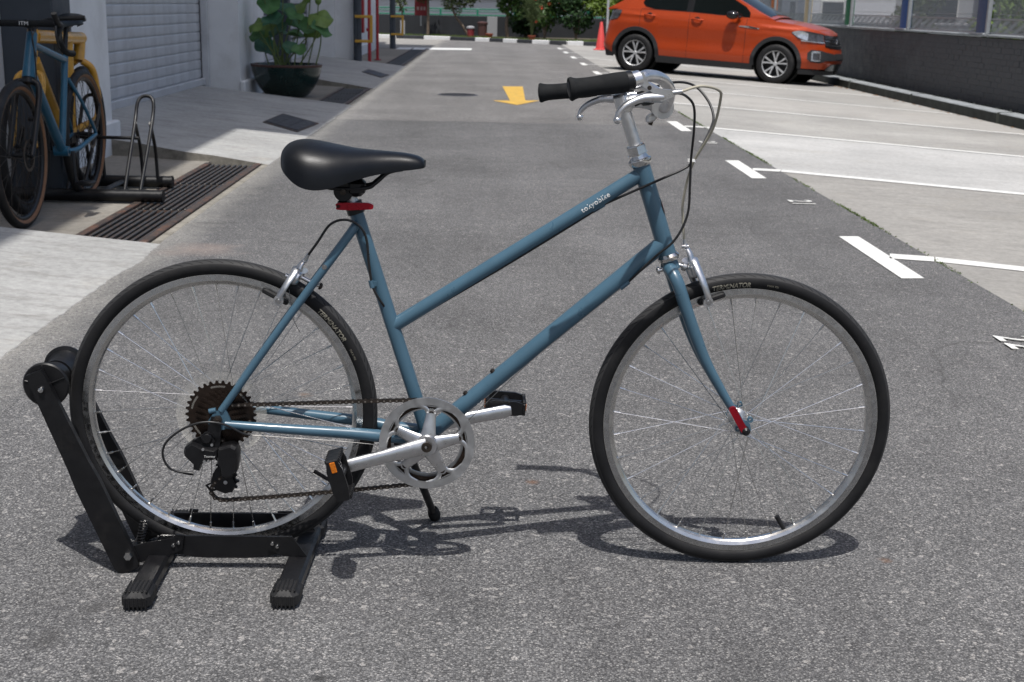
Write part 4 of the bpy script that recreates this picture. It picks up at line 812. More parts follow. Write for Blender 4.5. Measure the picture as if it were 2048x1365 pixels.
# cables
def cable(name, pts, r, mat, par=bike, n=8): P = catmull(pts, n); return MB().tube(P, r, 10).build(name, mat, par)
cable('brake_cable', [(-.188, -.192, 1.0002), (-.1489, -.17, 1.0095), (-.109, -.13, 1.0006), (-.0986, -.1, .981), (-.1032, -.06, .9213), (-.1314, -.02, .8489), (-.1432, -.005, .7767), (-.141, 0, .7365), (-.1360, 0, .694)], .0027, MT['cablewhite'])
cable('brake_cable', [(-.222, .19, .9710), (-.159, .16, .9958), (-.1171, .12, .9953), (-.0899, .09, .9678), (-.081, .06, .9354), (-.0937, .03, .9082), (-.1209, -.01, .8675), (-.1426, -.024, .845), (-.1857, -.03, .8245), (-.212, -.021, .8105), (-.255, -.008, .788), (-.305, -.004, .7635)], .0026, MT['cable'])
cable('gear_cable', [(-.225, -.166, .992), (-.1879, -.15, .9946), (-.1643, -.12, .9858), (-.1478, -.1, .9662), (-.1388, -.06, .9206), (-.1373, -.035, .8603), (-.1358, -.03, .8108), (-.1375, -.03, .7514), (-.1604, -.034, .7019), (-.1977, -.028, .6651), (-.248, -.010, .608)], .0025, MT['cable'])
cable('rear_brake_cable', [(-.728, -.004, .540), (-.744, -.017, .564), (-.7600, -.02, .596), (-.7665, -.022, .641), (-.771, -.024, .6912), (-.7849, -.028, .7188), (-.8122, -.030, .7303), (-.8417, -.028, .7199), (-.8668, -.022, .6846), (-.888, -.014, .655)], .0026, MT['cable'])
cable('derailleur_cable', [(-1.004, -.066, .2950), (-1.02, -.07, .300), (-1.055, -.082, .3225), (-1.095, -.088, .3275), (-1.135, -.090, .313), (-1.168, -.090, .285), (-1.176, -.088, .255), (-1.163, -.085, .228), (-1.136, -.082, .2185)], .0024, MT['cable'])
cable('inner_wire', [(-.262, -.012, .596), (-.45, -.022, .435), (-.62, -.02, .258)], .0008, MT['wire']); cable('inner_wire', [(-.31, -.006, .758), (-.5, -.006, .6352), (-.72, -.006, .500)], .0022, MT['cable']); cable('inner_wire', [(-.66, -.03, .254), (-.80, -.05, .276), (-1.0, -.065, .294)], .0008, MT['wire'])
MB().lathe([(.0075, -.003), (.0085, -.003), (.0085, .003), (.0075, .003)], (-.134, -.022, .8573), (.1, .2, 1), 16, True).build('cable_tie', MT['decal'], bike)
for p0, p1 in (((-.1360, 0, .697), (-.1345, 0, .684)), ((-.887, -.015, .657), (-.894, -.010, .645)), ((-1.138, -.082, .219), (-1.118, -.081, .216))): MB().tube([p0, p1], [.0036, .0042], 10).build('cable_end', MT['alu_matt'] if p0[0] > -1 else MT['blackplastic'], bike)
# caliper brakes
def caliper(piv, top, pad, hub, back):
    m = MB(); pv = V(piv[0], 0, piv[1]); tp = V(top[0], 0, top[1]); pd = V(pad[0], 0, pad[1]); dr = unit(pv-V(*hub)); tg = unit(np.cross(V(0, 1, 0), dr)); f = -1 if back else 1
    for s_, off in ((-1, .006), (1, -.006)):
        o_ = tg*off*f
        P = catmull([tp*.35+pv*.65+o_+V(0, s_*.004, 0), pv+o_+V(0, s_*.02, 0)+dr*.006, pv*.6+pd*.4+o_+V(0, s_*.036, 0), pd*.85+pv*.15+o_*.6+V(0, s_*.036, 0), pd+V(0, s_*.029, 0)-dr*.006], 6); n_ = len(P)
        m.tube(P, np.concatenate([np.linspace(.0105, .0072, n_//2), np.linspace(.0072, .0080, n_-n_//2)]), 14, flat=.6)
        m.lathe([(.0001, .005), (.010, .005), (.0105, .002), (.0105, -.003)], tuple(pd+V(0, s_*.034, 0)), (0, s_, 0), 16)
    P = catmull([tp, tp*.6+pv*.4+V(0, -.006, 0)+tg*.003*f, pv+V(0, -.010, 0)], 5); m.tube(P, np.linspace(.0055, .0105, len(P)), 12, flat=.7)
    m.bbox(tuple(pv+V(0, -.012, 0)-dr*.004), (.020, .026, .030), .005, ex=tuple(tg), ey=(0, 1, 0), ez=tuple(dr)); m.bbox(tuple(tp), (.012, .020, .008), .003); b = m.build('brake_caliper', MT['alu'], bike, True, 45)
    for s_ in (-1, 1):
        MB().bbox(tuple(pd+V(0, s_*.0185, 0)+tg*.010*f), (.058, .009, .011), .003, ex=tuple(tg), ey=(0, 1, 0), ez=tuple(dr)).build('brake_pad', MT['rubber'], b, False)
        MB().lathe([(.0001, .0055), (.0035, .0055), (.0035, .0035), (.0065, .0035), (.0065, 0)], tuple(pd+V(0, s_*.036, 0)), (0, s_, 0), 12).build('pad_bolt', MT['chrome'], b)
    return b
cb = caliper((-.1165, .640), (-.1330, .683), (-.0870, .5765), FH, False)
MB().tube([(-.119, 0, .638), (-.146, 0, .645), (-.185, 0, .632)], .0045, 10).build('centre_bolt', MT['chrome'], cb); MB().tube([(-.137, 0, .642), (-.130, 0, .640)], .0085, 14).build('washer', MT['alu_matt'], cb); MB().lathe([(.0001, .007), (.005, .006), (.0075, .003), (.0075, 0), (.0001, 0)], (-.1835, 0, .633), (-1, 0, -.25), 12).build('nut', MT['chrome'], cb); MB().tube([(-.1415, -.004, .683), (-.128, -.004, .683)], .0045, 10).build('adjuster_nut', MT['chrome'], cb)
cb = caliper((-.912, .613), (-.896, .642), (-.9455, .5665), RH, True)
MB().tube([(-.912, 0, .612), (-.89, 0, .600), (-.866, 0, .590)], .0045, 10).build('centre_bolt', MT['chrome'], cb); MB().lathe([(.0001, .007), (.005, .006), (.0075, .003), (.0075, 0), (.0001, 0)], (-.868, -.002, .591), (1, 0, -.4), 12).build('nut', MT['chain'], cb); MB().tube([(-.935, -.006, .612), (-.922, -.006, .606)], .005, 10).build('adjuster_nut', MT['chrome'], cb); MB().tube(catmull([(-.929, -.008, .606), (-.925, -.02, .57), (-.918, -.03, .53), (-.905, -.03, .500)], 5), .0007, 5).build('wire_tail', MT['wire'], cb)
# saddle
us = [-.9365, -.9335, -.921, -.896, -.866, -.83, -.79, -.75, -.71, -.682, -.666, -.6585, -.6555]; zt = [.852, .863, .876, .8825, .880, .8735, .8668, .8638, .8612, .8575, .8525, .8465, .840]
hw_ = [.012, .042, .074, .091, .095, .088, .067, .046, .034, .030, .026, .020, .011]; zb = [.845, .835, .822, .8035, .796, .800, .812, .821, .827, .830, .832, .8330, .8345]
S = catmull(np.array([us, zt, hw_, zb]).T, 4); rows = []
for u_, t_, h_, b_ in S:
    h_ = max(h_, .002); row = [(u_, -h_*.55, b_+.012), (u_, -h_*.9, b_+.001)]
    for a in np.linspace(.0, math.pi, 19): row.append((u_, -h_*(math.copysign(abs(math.cos(a))**.8, math.cos(a))), b_+(t_-b_)*(math.sin(a)**.72 if a not in (0, math.pi) else 0)))
    row += [(u_, h_*.9, b_+.001), (u_, h_*.55, b_+.012)]; rows.append(row)
sd = MB().grid(np.array(rows)); m_ = len(rows[0]); sd.add([rows[0][i] for i in range(m_)], [tuple(range(m_-1, -1, -1))]); sd.add([rows[-1][i] for i in range(m_)], [tuple(range(m_))])
sad = sd.build('saddle', MT['saddle'], bike, True, 60)
for s_ in (-1, 1): MB().tube(catmull([(-.70, s_*.012, .829), (-.728, s_*.018, .823), (-.752, s_*.021, .803), (-.772, s_*.022, .7925), (-.84, s_*.022, .791), (-.875, s_*.03, .806)], 6), .0042, 10).build('saddle_rail', MT['blacksteel'], sad)
MB().lathe([(.0001, .022), (.0185, .022), (.0195, .018), (.0195, -.018), (.0185, -.022), (.0001, -.022)], (-.816, 0, .784), (0, 1, 0), 24).build('saddle_clamp', MT['blackplastic'], sad); MB().bbox((-.792, 0, .791), (.036, .05, .034), .008).build('clamp_block', MT['blackplastic'], sad); MB().lathe([(.0001, .006), (.006, .005), (.006, 0)], (-.816, -.022, .784), (0, -1, 0), 12).build('clamp_bolt', MT['chain'], sad)
std = unit(V(-.796, 0, .750)-V(*BBc)); MB().tube([V(-.796, 0, .745), V(-.796, 0, .750)+std*.045], .0125, 22).build('seat_post', MT['alu_matt'], bike)
sc_ = MB().tube([V(-.796, 0, .750)-std*.012, V(-.796, 0, .750)+std*.012], .0178, 24); sc_.bbox((-.820, 0, .757), (.018, .026, .016), .003); scl = sc_.build('seat_clamp', MT['blackplastic'], bike)
lv = [(-.8275, .7495), (-.829, .755), (-.826, .7625), (-.775, .7638), (-.764, .7630), (-.7575, .7595), (-.7570, .7545), (-.7615, .7510), (-.79, .7495), (-.80, .7487)]
MB().prism([tuple(x) for x in catmull(lv, 3, True)], (0, -.024, 0), (1, 0, 0), (0, 0, 1), -.004, .004).build('release_lever', MT['redanod'], scl, True, 40); MB().tube([(-.825, -.028, .756), (-.825, .02, .756)], .004, 10).build('release_pin', MT['chain'], scl)
# drivetrain
cr = MB(); cc = V(BBc[0], 0, BBc[2])
def arc_ring(r0, r1, lat0, lat1, n=96): return MB().lathe([(r0, lat0), (r1, lat0), (r1, lat1), (r0, lat1)], tuple(cc), (0, -1, 0), n, True)
crank = arc_ring(.0822, .0975, .050, .053).build('chain_guard', MT['alu_matt'], bike, True, 30)
web = MB(); arms = [R(82.7+72*k) for k in range(5)]
for a in arms:
    for s_ in (-1, 1):
        P = catmull([cc+V(math.cos(a)*.064+s_*-math.sin(a)*.006, -.0515, math.sin(a)*.064+s_*math.cos(a)*.006), cc+V(math.cos(a+s_*.16)*.074, -.0515, math.sin(a+s_*.16)*.074), cc+V(math.cos(a+s_*.30)*.082, -.0515, math.sin(a+s_*.30)*.082), cc+V(math.cos(a+s_*.52)*.0862, -.0515, math.sin(a+s_*.52)*.0862)], 5); web.tube(P, [.0046]*len(P), 8, flat=.33, upd=(0, 1, 0))
    web.lathe([(.0001, .0533), (.0085, .0533), (.0085, .050), (.0001, .050)], tuple(cc+V(math.cos(a)*.0655, 0, math.sin(a)*.0655)), (0, -1, 0), 18)
    Pw = [(math.cos(a-.30)*.083, math.sin(a-.30)*.083), (math.cos(a+.30)*.083, math.sin(a+.30)*.083), (math.cos(a+.30)*.0845, math.sin(a+.30)*.0845), (math.cos(a-.30)*.0845, math.sin(a-.30)*.0845)]; web.prism(Pw, (cc[0], -.0515, cc[2]), (1, 0, 0), (0, 0, 1), -.0014, .0014)
web.build('guard_web', MT['alu_matt'], crank, True, 40)
teeth = []; NTe = 46
for k in range(NTe):
    for f_, r_ in ((-.32, .0885), (-.14, .0945), (.14, .0945), (.32, .0885)): a = 2*math.pi*(k+f_)/NTe; teeth.append((r_*math.cos(a), r_*math.sin(a)))
inner = [(.074*math.cos(2*math.pi*(k/len(teeth))-2*math.pi*.32/NTe), .074*math.sin(2*math.pi*(k/len(teeth))-2*math.pi*.32/NTe)) for k in range(len(teeth))]
MB().plate_hole(teeth, inner, tuple(cc+V(0, -.0455, 0)), (1, 0, 0), (0, 0, 1), -.001, .001).build('chainring', MT['sprocket'], crank, False)
arc_ring(.0690, .0765, .036, .039).build('inner_ring', MT['alu_matt'], crank, True, 30)
spd = MB()
for a in arms: P = [cc+V(math.cos(a)*r_, -l, math.sin(a)*r_) for r_, l in ((.010, .062), (.03, .060), (.05, .056), (.066, .0535))]; spd.tube(P, [.0175, .0140, .0115, .0100], 16, flat=.36, upd=(0, 1, 0))
spd.lathe([(.0001, .070), (.0205, .070), (.024, .064), (.024, .045), (.0001, .045)], tuple(cc), (0, -1, 0), 30); spd.build('spider', MT['alu'], crank, True, 50)
for a in arms: MB().lathe([(.0022, .0545), (.0022, .0565), (.0052, .0565), (.0055, .053)], tuple(cc+V(math.cos(a)*.0655, 0, math.sin(a)*.0655)), (0, -1, 0), 14).build('chainring_bolt', MT['chain'], crank)
def crank_arm(sd_, end, mat=MT['alu']):
    a = V(cc[0], sd_*.066, cc[2]); e = V(end[0], sd_*.082, end[1]); P = [a, a*.85+e*.15, a*.5+e*.5, a*.12+e*.88, e, e+unit(e-a)*.012]; 
    o = MB().tube(P, [.0185, .0175, .0138, .0145, .0145, .0095], 18, flat=.55, upd=(0, 1, 0)).build('crank_arm', mat, bike, True, 50)
    MB().lathe([(.0001, .010), (.0035, .010), (.004, .0125), (.0105, .0125), (.011, .009)], tuple(a), (0, sd_, 0), 20).build('crank_bolt', MT['chain'], o)
    MB().lathe([(.0001, .0095), (.0065, .0095)], tuple(e), (0, sd_, 0), 14).build('axle_hole', MT['dark'], o); return o
crank_arm(-1, (-.8175, .2340)); crank_arm(1, (-.4860, .3045))
for k in range(2): MB().lathe([(.0001, .0745), (.0075, .0745), (.0105, .073), (.0108, .07)], tuple(cc), (0, -1, 0), 20).build('dust_cap', MT['chain'], crank) if k == 0 else None
def pedal(center, rot, sgn):
    c = V(*center); ex = V(math.cos(rot), 0, math.sin(rot)); ez = V(-math.sin(rot), 0, math.cos(rot)); y = V(0, sgn, 0); m = MB(); H, Ld, W = .026, .080, .074
    for s_ in (-1, 1):
        m.bbox(tuple(c+ex*s_*Ld/2), (.007, W, H), .002, ex=tuple(ex), ey=(0, 1, 0), ez=tuple(ez))
        for q in range(7):
            for t in (-1, 1): m.bbox(tuple(c+ex*s_*Ld/2+V(0, -W/2+.009+q*.010, 0)+ez*t*H/2), (.008, .005, .005), .001, ex=tuple(ex), ey=(0, 1, 0), ez=tuple(ez))
    hexo = [(-Ld/2-.002, -H/2+.002), (-Ld/2+.018, -H/2-.003), (Ld/2-.018, -H/2-.003), (Ld/2+.002, -H/2+.002), (Ld/2+.002, H/2-.002), (Ld/2-.018, H/2+.003), (-Ld/2+.018, H/2+.003), (-Ld/2-.002, H/2-.002)]
    for yy, th in ((W/2, .006), (-W/2+.004, .004)): m.prism(hexo, tuple(c+y*yy), tuple(ex), tuple(ez), -th/2, th/2)
    m.tube([c-y*W/2, c+y*W/2], [.0125, .0095], 14); m.bbox(tuple(c), (Ld, .012, H*.7), .003, ex=tuple(ex), ey=(0, 1, 0), ez=tuple(ez)); m.tube([c-y*(W/2+.02), c-y*W/2], .006, 12)
    p_ = m.build('pedal', MT['blackplastic'], bike, True, 30)
    for s_ in ((-1, 1) if sgn > 0 else (-1,)):
        MB().bbox(tuple(c+ex*s_*(Ld/2+.0042)), (.003, .040, .015), .001, ex=tuple(ex), ey=(0, 1, 0), ez=tuple(ez)).build('reflector', MT['amber'], p_, False)
    MB().bbox(tuple(c+y*(W/2+.0035)+ex*(.030)), (.022, .003, .011), .001, ex=tuple(ex), ey=(0, 1, 0), ez=tuple(ez)).build('reflector', MT['amber'], p_, False)
    return p_
pedal((-.8175, -.138, .2390), R(106), -1); pedal((-.4860, .138, .3045), R(-4), 1)
# sprockets, spoke guard, derailleur, chain
gd = MB().lathe([(.030, .030), (.088, .027), (.092, .029), (.092, .0305), (.088, .0285), (.030, .0315)], RH, (0, -1, 0), 72).build('spoke_guard', MT['guard'], bike)
def sprocket(nT, lat):
    rp = .0127/(2*math.sin(math.pi/nT)); o_ = []; 
    for k in range(nT):
        for f_, r_ in ((-.34, rp-.003), (-.13, rp+.0032), (.13, rp+.0032), (.34, rp-.003)): a = 2*math.pi*(k+f_)/nT; o_.append((r_*math.cos(a), r_*math.sin(a)))
    i_ = [(.016*math.cos(2*math.pi*k/len(o_)), .016*math.sin(2*math.pi*k/len(o_))) for k in range(len(o_))]
    return MB().plate_hole(o_, i_, (RH[0], -lat, RH[2]), (1, 0, 0), (0, 0, 1), -.0009, .0009)
cas = sprocket(34, .034).build('sprocket', MT['sprocket'], bike, False)
for nT, lat in ((24, .038), (22, .042), (20, .046), (18, .050), (16, .0535), (14, .057)): sprocket(nT, lat).build('sprocket', MT['sprocket'], cas, False)
for k in range(6):
    a0 = R(20+60*k); MB().lathe([(.0575, .0352), (.0615, .0352)], RH, (0, -1, 0), 8, a0=a0, a1=a0+.5).build('slot', MT['guard'], cas)
MB().lathe([(.0001, .078), (.004, .078), (.0042, .074), (.0085, .073), (.009, .066), (.0001, .066)], RH, (0, -1, 0), 6).build('axle_nut', MT['chain'], wr).location = -Vector(RH)
def dz_(X, Y): return (-1.075+((360+X/9.1)-430)*.00100, .2746-((860+Y/9.1)-890)*.00099)
bodyL = [(90, 370), (110, 290), (240, 185), (330, 230), (430, 290), (690, 330), (690, 500), (450, 580), (380, 640), (360, 740), (250, 720), (260, 620), (100, 450)]
bodyR = [(690, 345), (720, 300), (950, 240), (1040, 290), (1075, 400), (1060, 600), (1020, 800), (890, 910), (760, 900), (740, 700), (680, 610), (690, 500)]
cage = [(860, 640), (700, 700), (540, 900), (500, 1080), (590, 1230), (760, 1300), (900, 1250), (960, 1130), (900, 1000), (930, 900), (1010, 800)]
dm = MB(); 
def chamf(poly, l0, l1, ch=.004):
    P = [dz_(*q) for q in poly]; c = np.mean(P, 0); Q = [tuple(c+(V(*q)-c)*.86) for q in P]; n_ = len(P); vs = [(x, -l0, z) for x, z in P]+[(x, -l1, z) for x, z in P]+[(x, -l1-ch, z) for x, z in Q]
    dm.add(vs, [tuple(range(2*n_, 3*n_))]+[(i, (i+1) % n_, n_+(i+1) % n_, n_+i) for i in range(n_)]+[(n_+i, n_+(i+1) % n_, 2*n_+(i+1) % n_, 2*n_+i) for i in range(n_)])
chamf(bodyL, .060, .084, .006); chamf(bodyR, .050, .078, .007); dm.prism([dz_(*q) for q in ((250, 190), (460, 60), (600, 60), (640, 200), (560, 330), (380, 300))], (0, -.068, 0), (1, 0, 0), (0, 0, 1), -.006, .006)
dm.lathe([(.0001, .010), (.009, .010), (.011, .007), (.011, -.006)], (dz_(500, 130)[0], -.07, dz_(500, 130)[1]), (0, -1, 0), 20); dm.prism([(-1.081, .333), (-1.066, .333), (-1.062, .305), (-1.066, .268), (-1.084, .268), (-1.089, .305)], (0, -.0665, 0), (1, 0, 0), (0, 0, 1), -.003, .003)
der = dm.build('derailleur', MT['blackplastic'], bike, True, 30)
cg = MB()
for l in (.034, .052): cg.prism([dz_(*q) for q in cage], (0, -l, 0), (1, 0, 0), (0, 0, 1), -.001, .001)
lp = [(500, 1080), (390, 1130), (490, 1280), (590, 1235), (560, 1200), (505, 1225), (440, 1140), (510, 1110)]; cg.prism([dz_(*q) for q in lp], (0, -.052, 0), (1, 0, 0), (0, 0, 1), -.001, .001); cg.build('derailleur_cage', MT['blacksteel'], der, False)
def jockey(X, Y, r_):
    x, z = dz_(X, Y); o_ = []
    for k in range(11):
        for f_, q in ((-.3, r_-.003), (-.12, r_+.003), (.12, r_+.003), (.3, r_-.003)): a = 2*math.pi*(k+f_)/11; o_.append((q*math.cos(a), q*math.sin(a)))
    pj = MB().prism(o_, (x, -.043, z), (1, 0, 0), (0, 0, 1), -.003, .003).build('jockey_wheel', MT['blackplastic'], der, False); MB().lathe([(.0001, .0115), (.004, .011), (.0045, .009)], (x, -.043, z), (0, -1, 0), 12).build('jockey_bolt', MT['alu_matt'], der)
jockey(770, 1075, .0235); jockey(800, 700, .021)
for X, Y in ((455, 300), (470, 535), (545, 530), (620, 210)): x, z = dz_(X, Y); MB().lathe([(.0001, .003), (.0028, .003), (.003, 0)], (x, -.0895, z), (0, -1, 0), 10).build('limit_screw', MT['alu_matt'], der)
me = text_mesh('Tourney', .0062, 1.0, .2, 1.05); me.materials.append(MT['decal']); tx, tz = dz_(565, 438); o = obj('lettering', warp(me, lambda x, y, z: (tx+x, -.0908-z, tz+y)), None, der)
CL = -.0455
ringpts = [(cc[0]+.0915*math.cos(a), cc[2]+.0915*math.sin(a)) for a in np.linspace(R(97), R(-100), 16)]
path = [(-1.066, .3515)]+[(-.95, .3555), (-.80, .362)]+ringpts+[(-.80, .1715), (-.95, .157), (-1.045, .1492), (-1.066, .1475), (-1.083, .153), (-1.091, .168), (-1.082, .186), (-1.062, .204), (-1.046, .222), (-1.041, .240), (-1.048, .262), (-1.070, .285), (-1.090, .308), (-1.0925, .330), (-1.083, .346)]
PP = catmull([(x, 0, z) for x, z in path], 10, True); PP = np.vstack([PP, PP[:1]]); d_ = np.linalg.norm(np.diff(PP, axis=0), axis=1); cu_ = np.concatenate([[0], np.cumsum(d_)]); nl = int(round(cu_[-1]/.0127)); nl -= nl % 2; ptch = cu_[-1]/nl
def at_s(s): s = s % cu_[-1]; i = min(np.searchsorted(cu_, s, 'right')-1, len(d_)-1); return PP[i]+(PP[i+1]-PP[i])*((s-cu_[i])/d_[i])
def link_mesh(wd):
    o_ = [(x, z) for x, z in ((-.0105, 0), (-.0098, .0030), (-.0070, .0041), (-.0045, .0034), (0, .0024), (.0045, .0034), (.0070, .0041), (.0098, .0030), (.0105, 0), (.0098, -.0030), (.0070, -.0041), (.0045, -.0034), (0, -.0024), (-.0045, -.0034), (-.0070, -.0041), (-.0098, -.0030))]
    m = MB()
    for s_ in (-1, 1): m.prism(o_, (0, s_*wd, 0), (1, 0, 0), (0, 0, 1), -.0005, .0005)
    for s_ in (-1, 1): m.tube([(s_*.0064, -wd-.001, 0), (s_*.0064, wd+.001, 0)], .0021 if wd > .003 else .0036, 8)
    me = m.mesh('chain_link', False); me.materials.append(MT['chain']); me.materials.append(MT['pin'])
    for p_ in me.polygons:
        if abs(p_.normal.y) > .9 and max(abs(me.vertices[i].co.y) for i in p_.vertices) > wd+.0008: p_.material_index = 1
    return me
lm = [link_mesh(.0038), link_mesh(.0026)]
chn = thing('x', None, None) if False else None
x0 = MB().tube([(0, -.003, 0), (0, .003, 0)], .002, 8).build('chain', MT['chain'], bike); x0.location = tuple(V(0, CL, 0)+at_s(0))
pin_m = Vector(x0.location)
for k in range(nl):
    a, b = at_s(k*ptch), at_s((k+1)*ptch); c_ = (a+b)/2; an = math.atan2((b-a)[2], (b-a)[0]); o = obj('chain_link', lm[k % 2], MT['chain'], x0); o.location = Vector((c_[0], CL-.004*max(0, min(1, (-.75-c_[0])/.3)), c_[2]))-pin_m; o.rotation_euler = (0, -an, 0)
# quick release, kickstand
ql = [(-.0375, .3615), (-.031, .3672), (-.0235, .3655), (-.016, .352), (.0045, .3165), (.0035, .3105), (-.003, .3085), (-.0085, .3125), (-.02, .330), (-.034, .354)]
q_ = MB().prism([tuple(v) for v in catmull(ql, 3, True)], (0, -.066, 0), (1, 0, 0), (0, 0, 1), -.004, .004).build('quick_release_lever', MT['redanod'], wf, True, 40); q_.location = -Vector(FH)
MB().lathe([(.0001, .074), (.004, .074), (.0085, .070), (.009, .056), (.0001, .056)], (0, 0, 0), (0, -1, 0), 18).build('quick_release_cam', MT['blackplastic'], wf); MB().lathe([(.0001, .070), (.007, .070), (.008, .056), (.0001, .056)], (0, 0, 0), (0, 1, 0), 18).build('quick_release_nut', MT['alu_matt'], wf)
kq = MB().tube(catmull([(-.705, .02, .266), (-.693, .055, .225), (-.668, .118, .128), (-.6445, .196, .028)], 6), [.0085]*19, 14); kq.bbox((-.715, .0, .272), (.045, .05, .024), .004); ks = kq.build('kickstand', MT['blacksteel'], bike); MB().lathe([(.0001, -.020), (.012, -.018), (.0145, -.006), (.0125, .012), (.0095, .018)], (-.6420, .205, .0205), (-.12, -.42, .6), 18).build('rubber_foot', MT['rubber'], ks)

# ---- floor stand
stn = thing('bike_stand', 'black steel floor stand gripping the rear wheel of the blue bicycle', 'bike stand', (FX, FY, 0), FANG)
for u0, u1, ya, yb in ((-1.1995, -1.203, -.262, .175), (-.9175, -.905, -.250, .155)):
    ax_ = unit(V(u1-u0, yb-ya, 0)); P = V(u0, ya, .019); Q = V(u1, yb, .019); c = (P+Q)/2; L = np.linalg.norm(Q-P)
    b = MB().bbox(tuple(c), (.046, L-.04, .028), .006, ex=(ax_[1], -ax_[0], 0), ey=tuple(ax_)).build('foot_bar', MT['blacksteel'], stn, False)
    for e, s_ in ((P, 1), (Q, -1)):
        f_ = MB().bbox(tuple(e+ax_*s_*.035), (.056, .07, .038), .010, ex=(ax_[1], -ax_[0], 0), ey=tuple(ax_)).build('rubber_foot', MT['rubber'], b, False)
        rb_ = MB()
        for q in range(6): rb_.bbox(tuple(e+ax_*s_*.034+V(ax_[1], -ax_[0], 0)*(-.0200+q*.008)+V(0, 0, .0185)), (.0035, .052, .004), .001, ex=(ax_[1], -ax_[0], 0), ey=tuple(ax_)); rb_.bbox(tuple(e-ax_*s_*.0005+V(ax_[1], -ax_[0], 0)*(-.0200+q*.008)-V(0, 0, .002)), (.0035, .004, .026), .001, ex=(ax_[1], -ax_[0], 0), ey=tuple(ax_))
        rb_.build('rubber_rib', MT['rubber'], b, False)
for s_ in (-1, 1):
    y = s_*.062
    MB().prism([(-1.195, .074), (-.945, .074), (-.945, .038), (-.985, .030), (-1.02, .026), (-1.10, .026), (-1.14, .030), (-1.195, .040)], (0, y, 0), (1, 0, 0), (0, 0, 1), -.003, .003).build('side_rail', MT['blacksteel'], stn, False)
    pl_ = MB().prism([(-1.262, .050), (-1.225, .060), (-1.165, .072), (-1.163, .080), (-1.200, .080), (-1.142, .078), (-1.150, .045), (-1.185, .034), (-1.225, .034), (-1.258, .016), (-1.275, .02)][:4]+[(-1.145, .078), (-1.150, .046), (-1.175, .034), (-1.258, .014), (-1.275, .022)], (0, y+s_*.007, 0), (1, 0, 0), (0, 0, 1), -.0025, .0025).build('end_plate', MT['blacksteel'], stn, False)
    p2_ = MB().prism([(-.975, .076), (-.925, .077), (-.895, .034), (-.940, .033), (-.975, .048)], (0, y+s_*.007, 0), (1, 0, 0), (0, 0, 1), -.0025, .0025).build('end_plate', MT['blacksteel'], stn, False)
    for par, pts in ((pl_, ((-1.168, .056), (-1.157, .062))), (p2_, ((-.965, .062), (-.955, .056)))):
        for x, z in pts: MB().lathe([(.0001, .004), (.0035, .0035), (.0045, .001), (.0045, 0)], (x, y+s_*.0097, z), (0, s_, 0), 12).build('rivet', MT['chrome'], par)
    ya = s_*.081; a = V(-1.262, ya, .018); e = V(-1.4125, ya, .402); d = unit(e-a); n_ = V(d[2], 0, -d[0]); arm = []
    for t, wd in ((-.035, .020), (0, .026), (.45, .0265), (.56, .023), (1.0, .0185), (1.06, .016)): arm.append((t, wd))
    L = np.linalg.norm(e-a); poly = [((a+d*t*L+n_*wd)[0], (a+d*t*L+n_*wd)[2]) for t, wd in arm]+[((a+d*t*L-n_*wd)[0], (a+d*t*L-n_*wd)[2]) for t, wd in arm[::-1]]
    A_o = MB().prism(poly, (0, ya, 0), (1, 0, 0), (0, 0, 1), -.007, .007).build('roller_arm', MT['blacksteel'], stn, False)
    MB().lathe([(.0001, .009), (.008, .009), (.0095, .006), (.0095, 0)], (-1.2555, ya+s_*.007, .040), (0, s_, 0), 6).build('pivot_bolt', MT['chrome'], A_o); MB().lathe([(.0001, .008), (.005, .007), (.007, .002), (.007, 0)], (-1.4075, ya+s_*.007, .392), (0, s_, 0), 12).build('roller_bolt', MT['chrome'], A_o)
    sp = MB().lathe([(.006, .070), (.043, .070), (.0455, .067), (.0455, .062), (.038, .060), (.033, .045), (.031, .028), (.031, .005), (.006, .005)], (-1.4055, 0, .395), (0, s_, 0), 40).build('roller', MT['blackplastic'], stn, True, 35)
    fn_ = MB()
    for q in range(5): aa = q*1.2566+.4; fn_.bbox((-1.4055+.025*math.cos(aa), s_*.0705, .395+.025*math.sin(aa)), (.034, .004, .003), .001, ex=(math.cos(aa), 0, math.sin(aa)), ez=(-math.sin(aa), 0, math.cos(aa)))
    fn_.build('roller_rib', MT['blackplastic'], sp, False)
MB().tube([(-1.4055, -.085, .395), (-1.4055, .085, .395)], .006, 12).build('axle', MT['blacksteel'], stn); MB().tube([(-1.255, -.085, .04), (-1.255, .085, .04)], .007, 12).build('axle', MT['blacksteel'], stn)
hx = [(-1.243+.008*math.cos(q*.8)+q*.0002, -.045+.008*math.sin(q*.8), .050+q*.0008) for q in range(64)]; MB().tube(hx, .0018, 6).build('spring', MT['blacksteel'], stn)
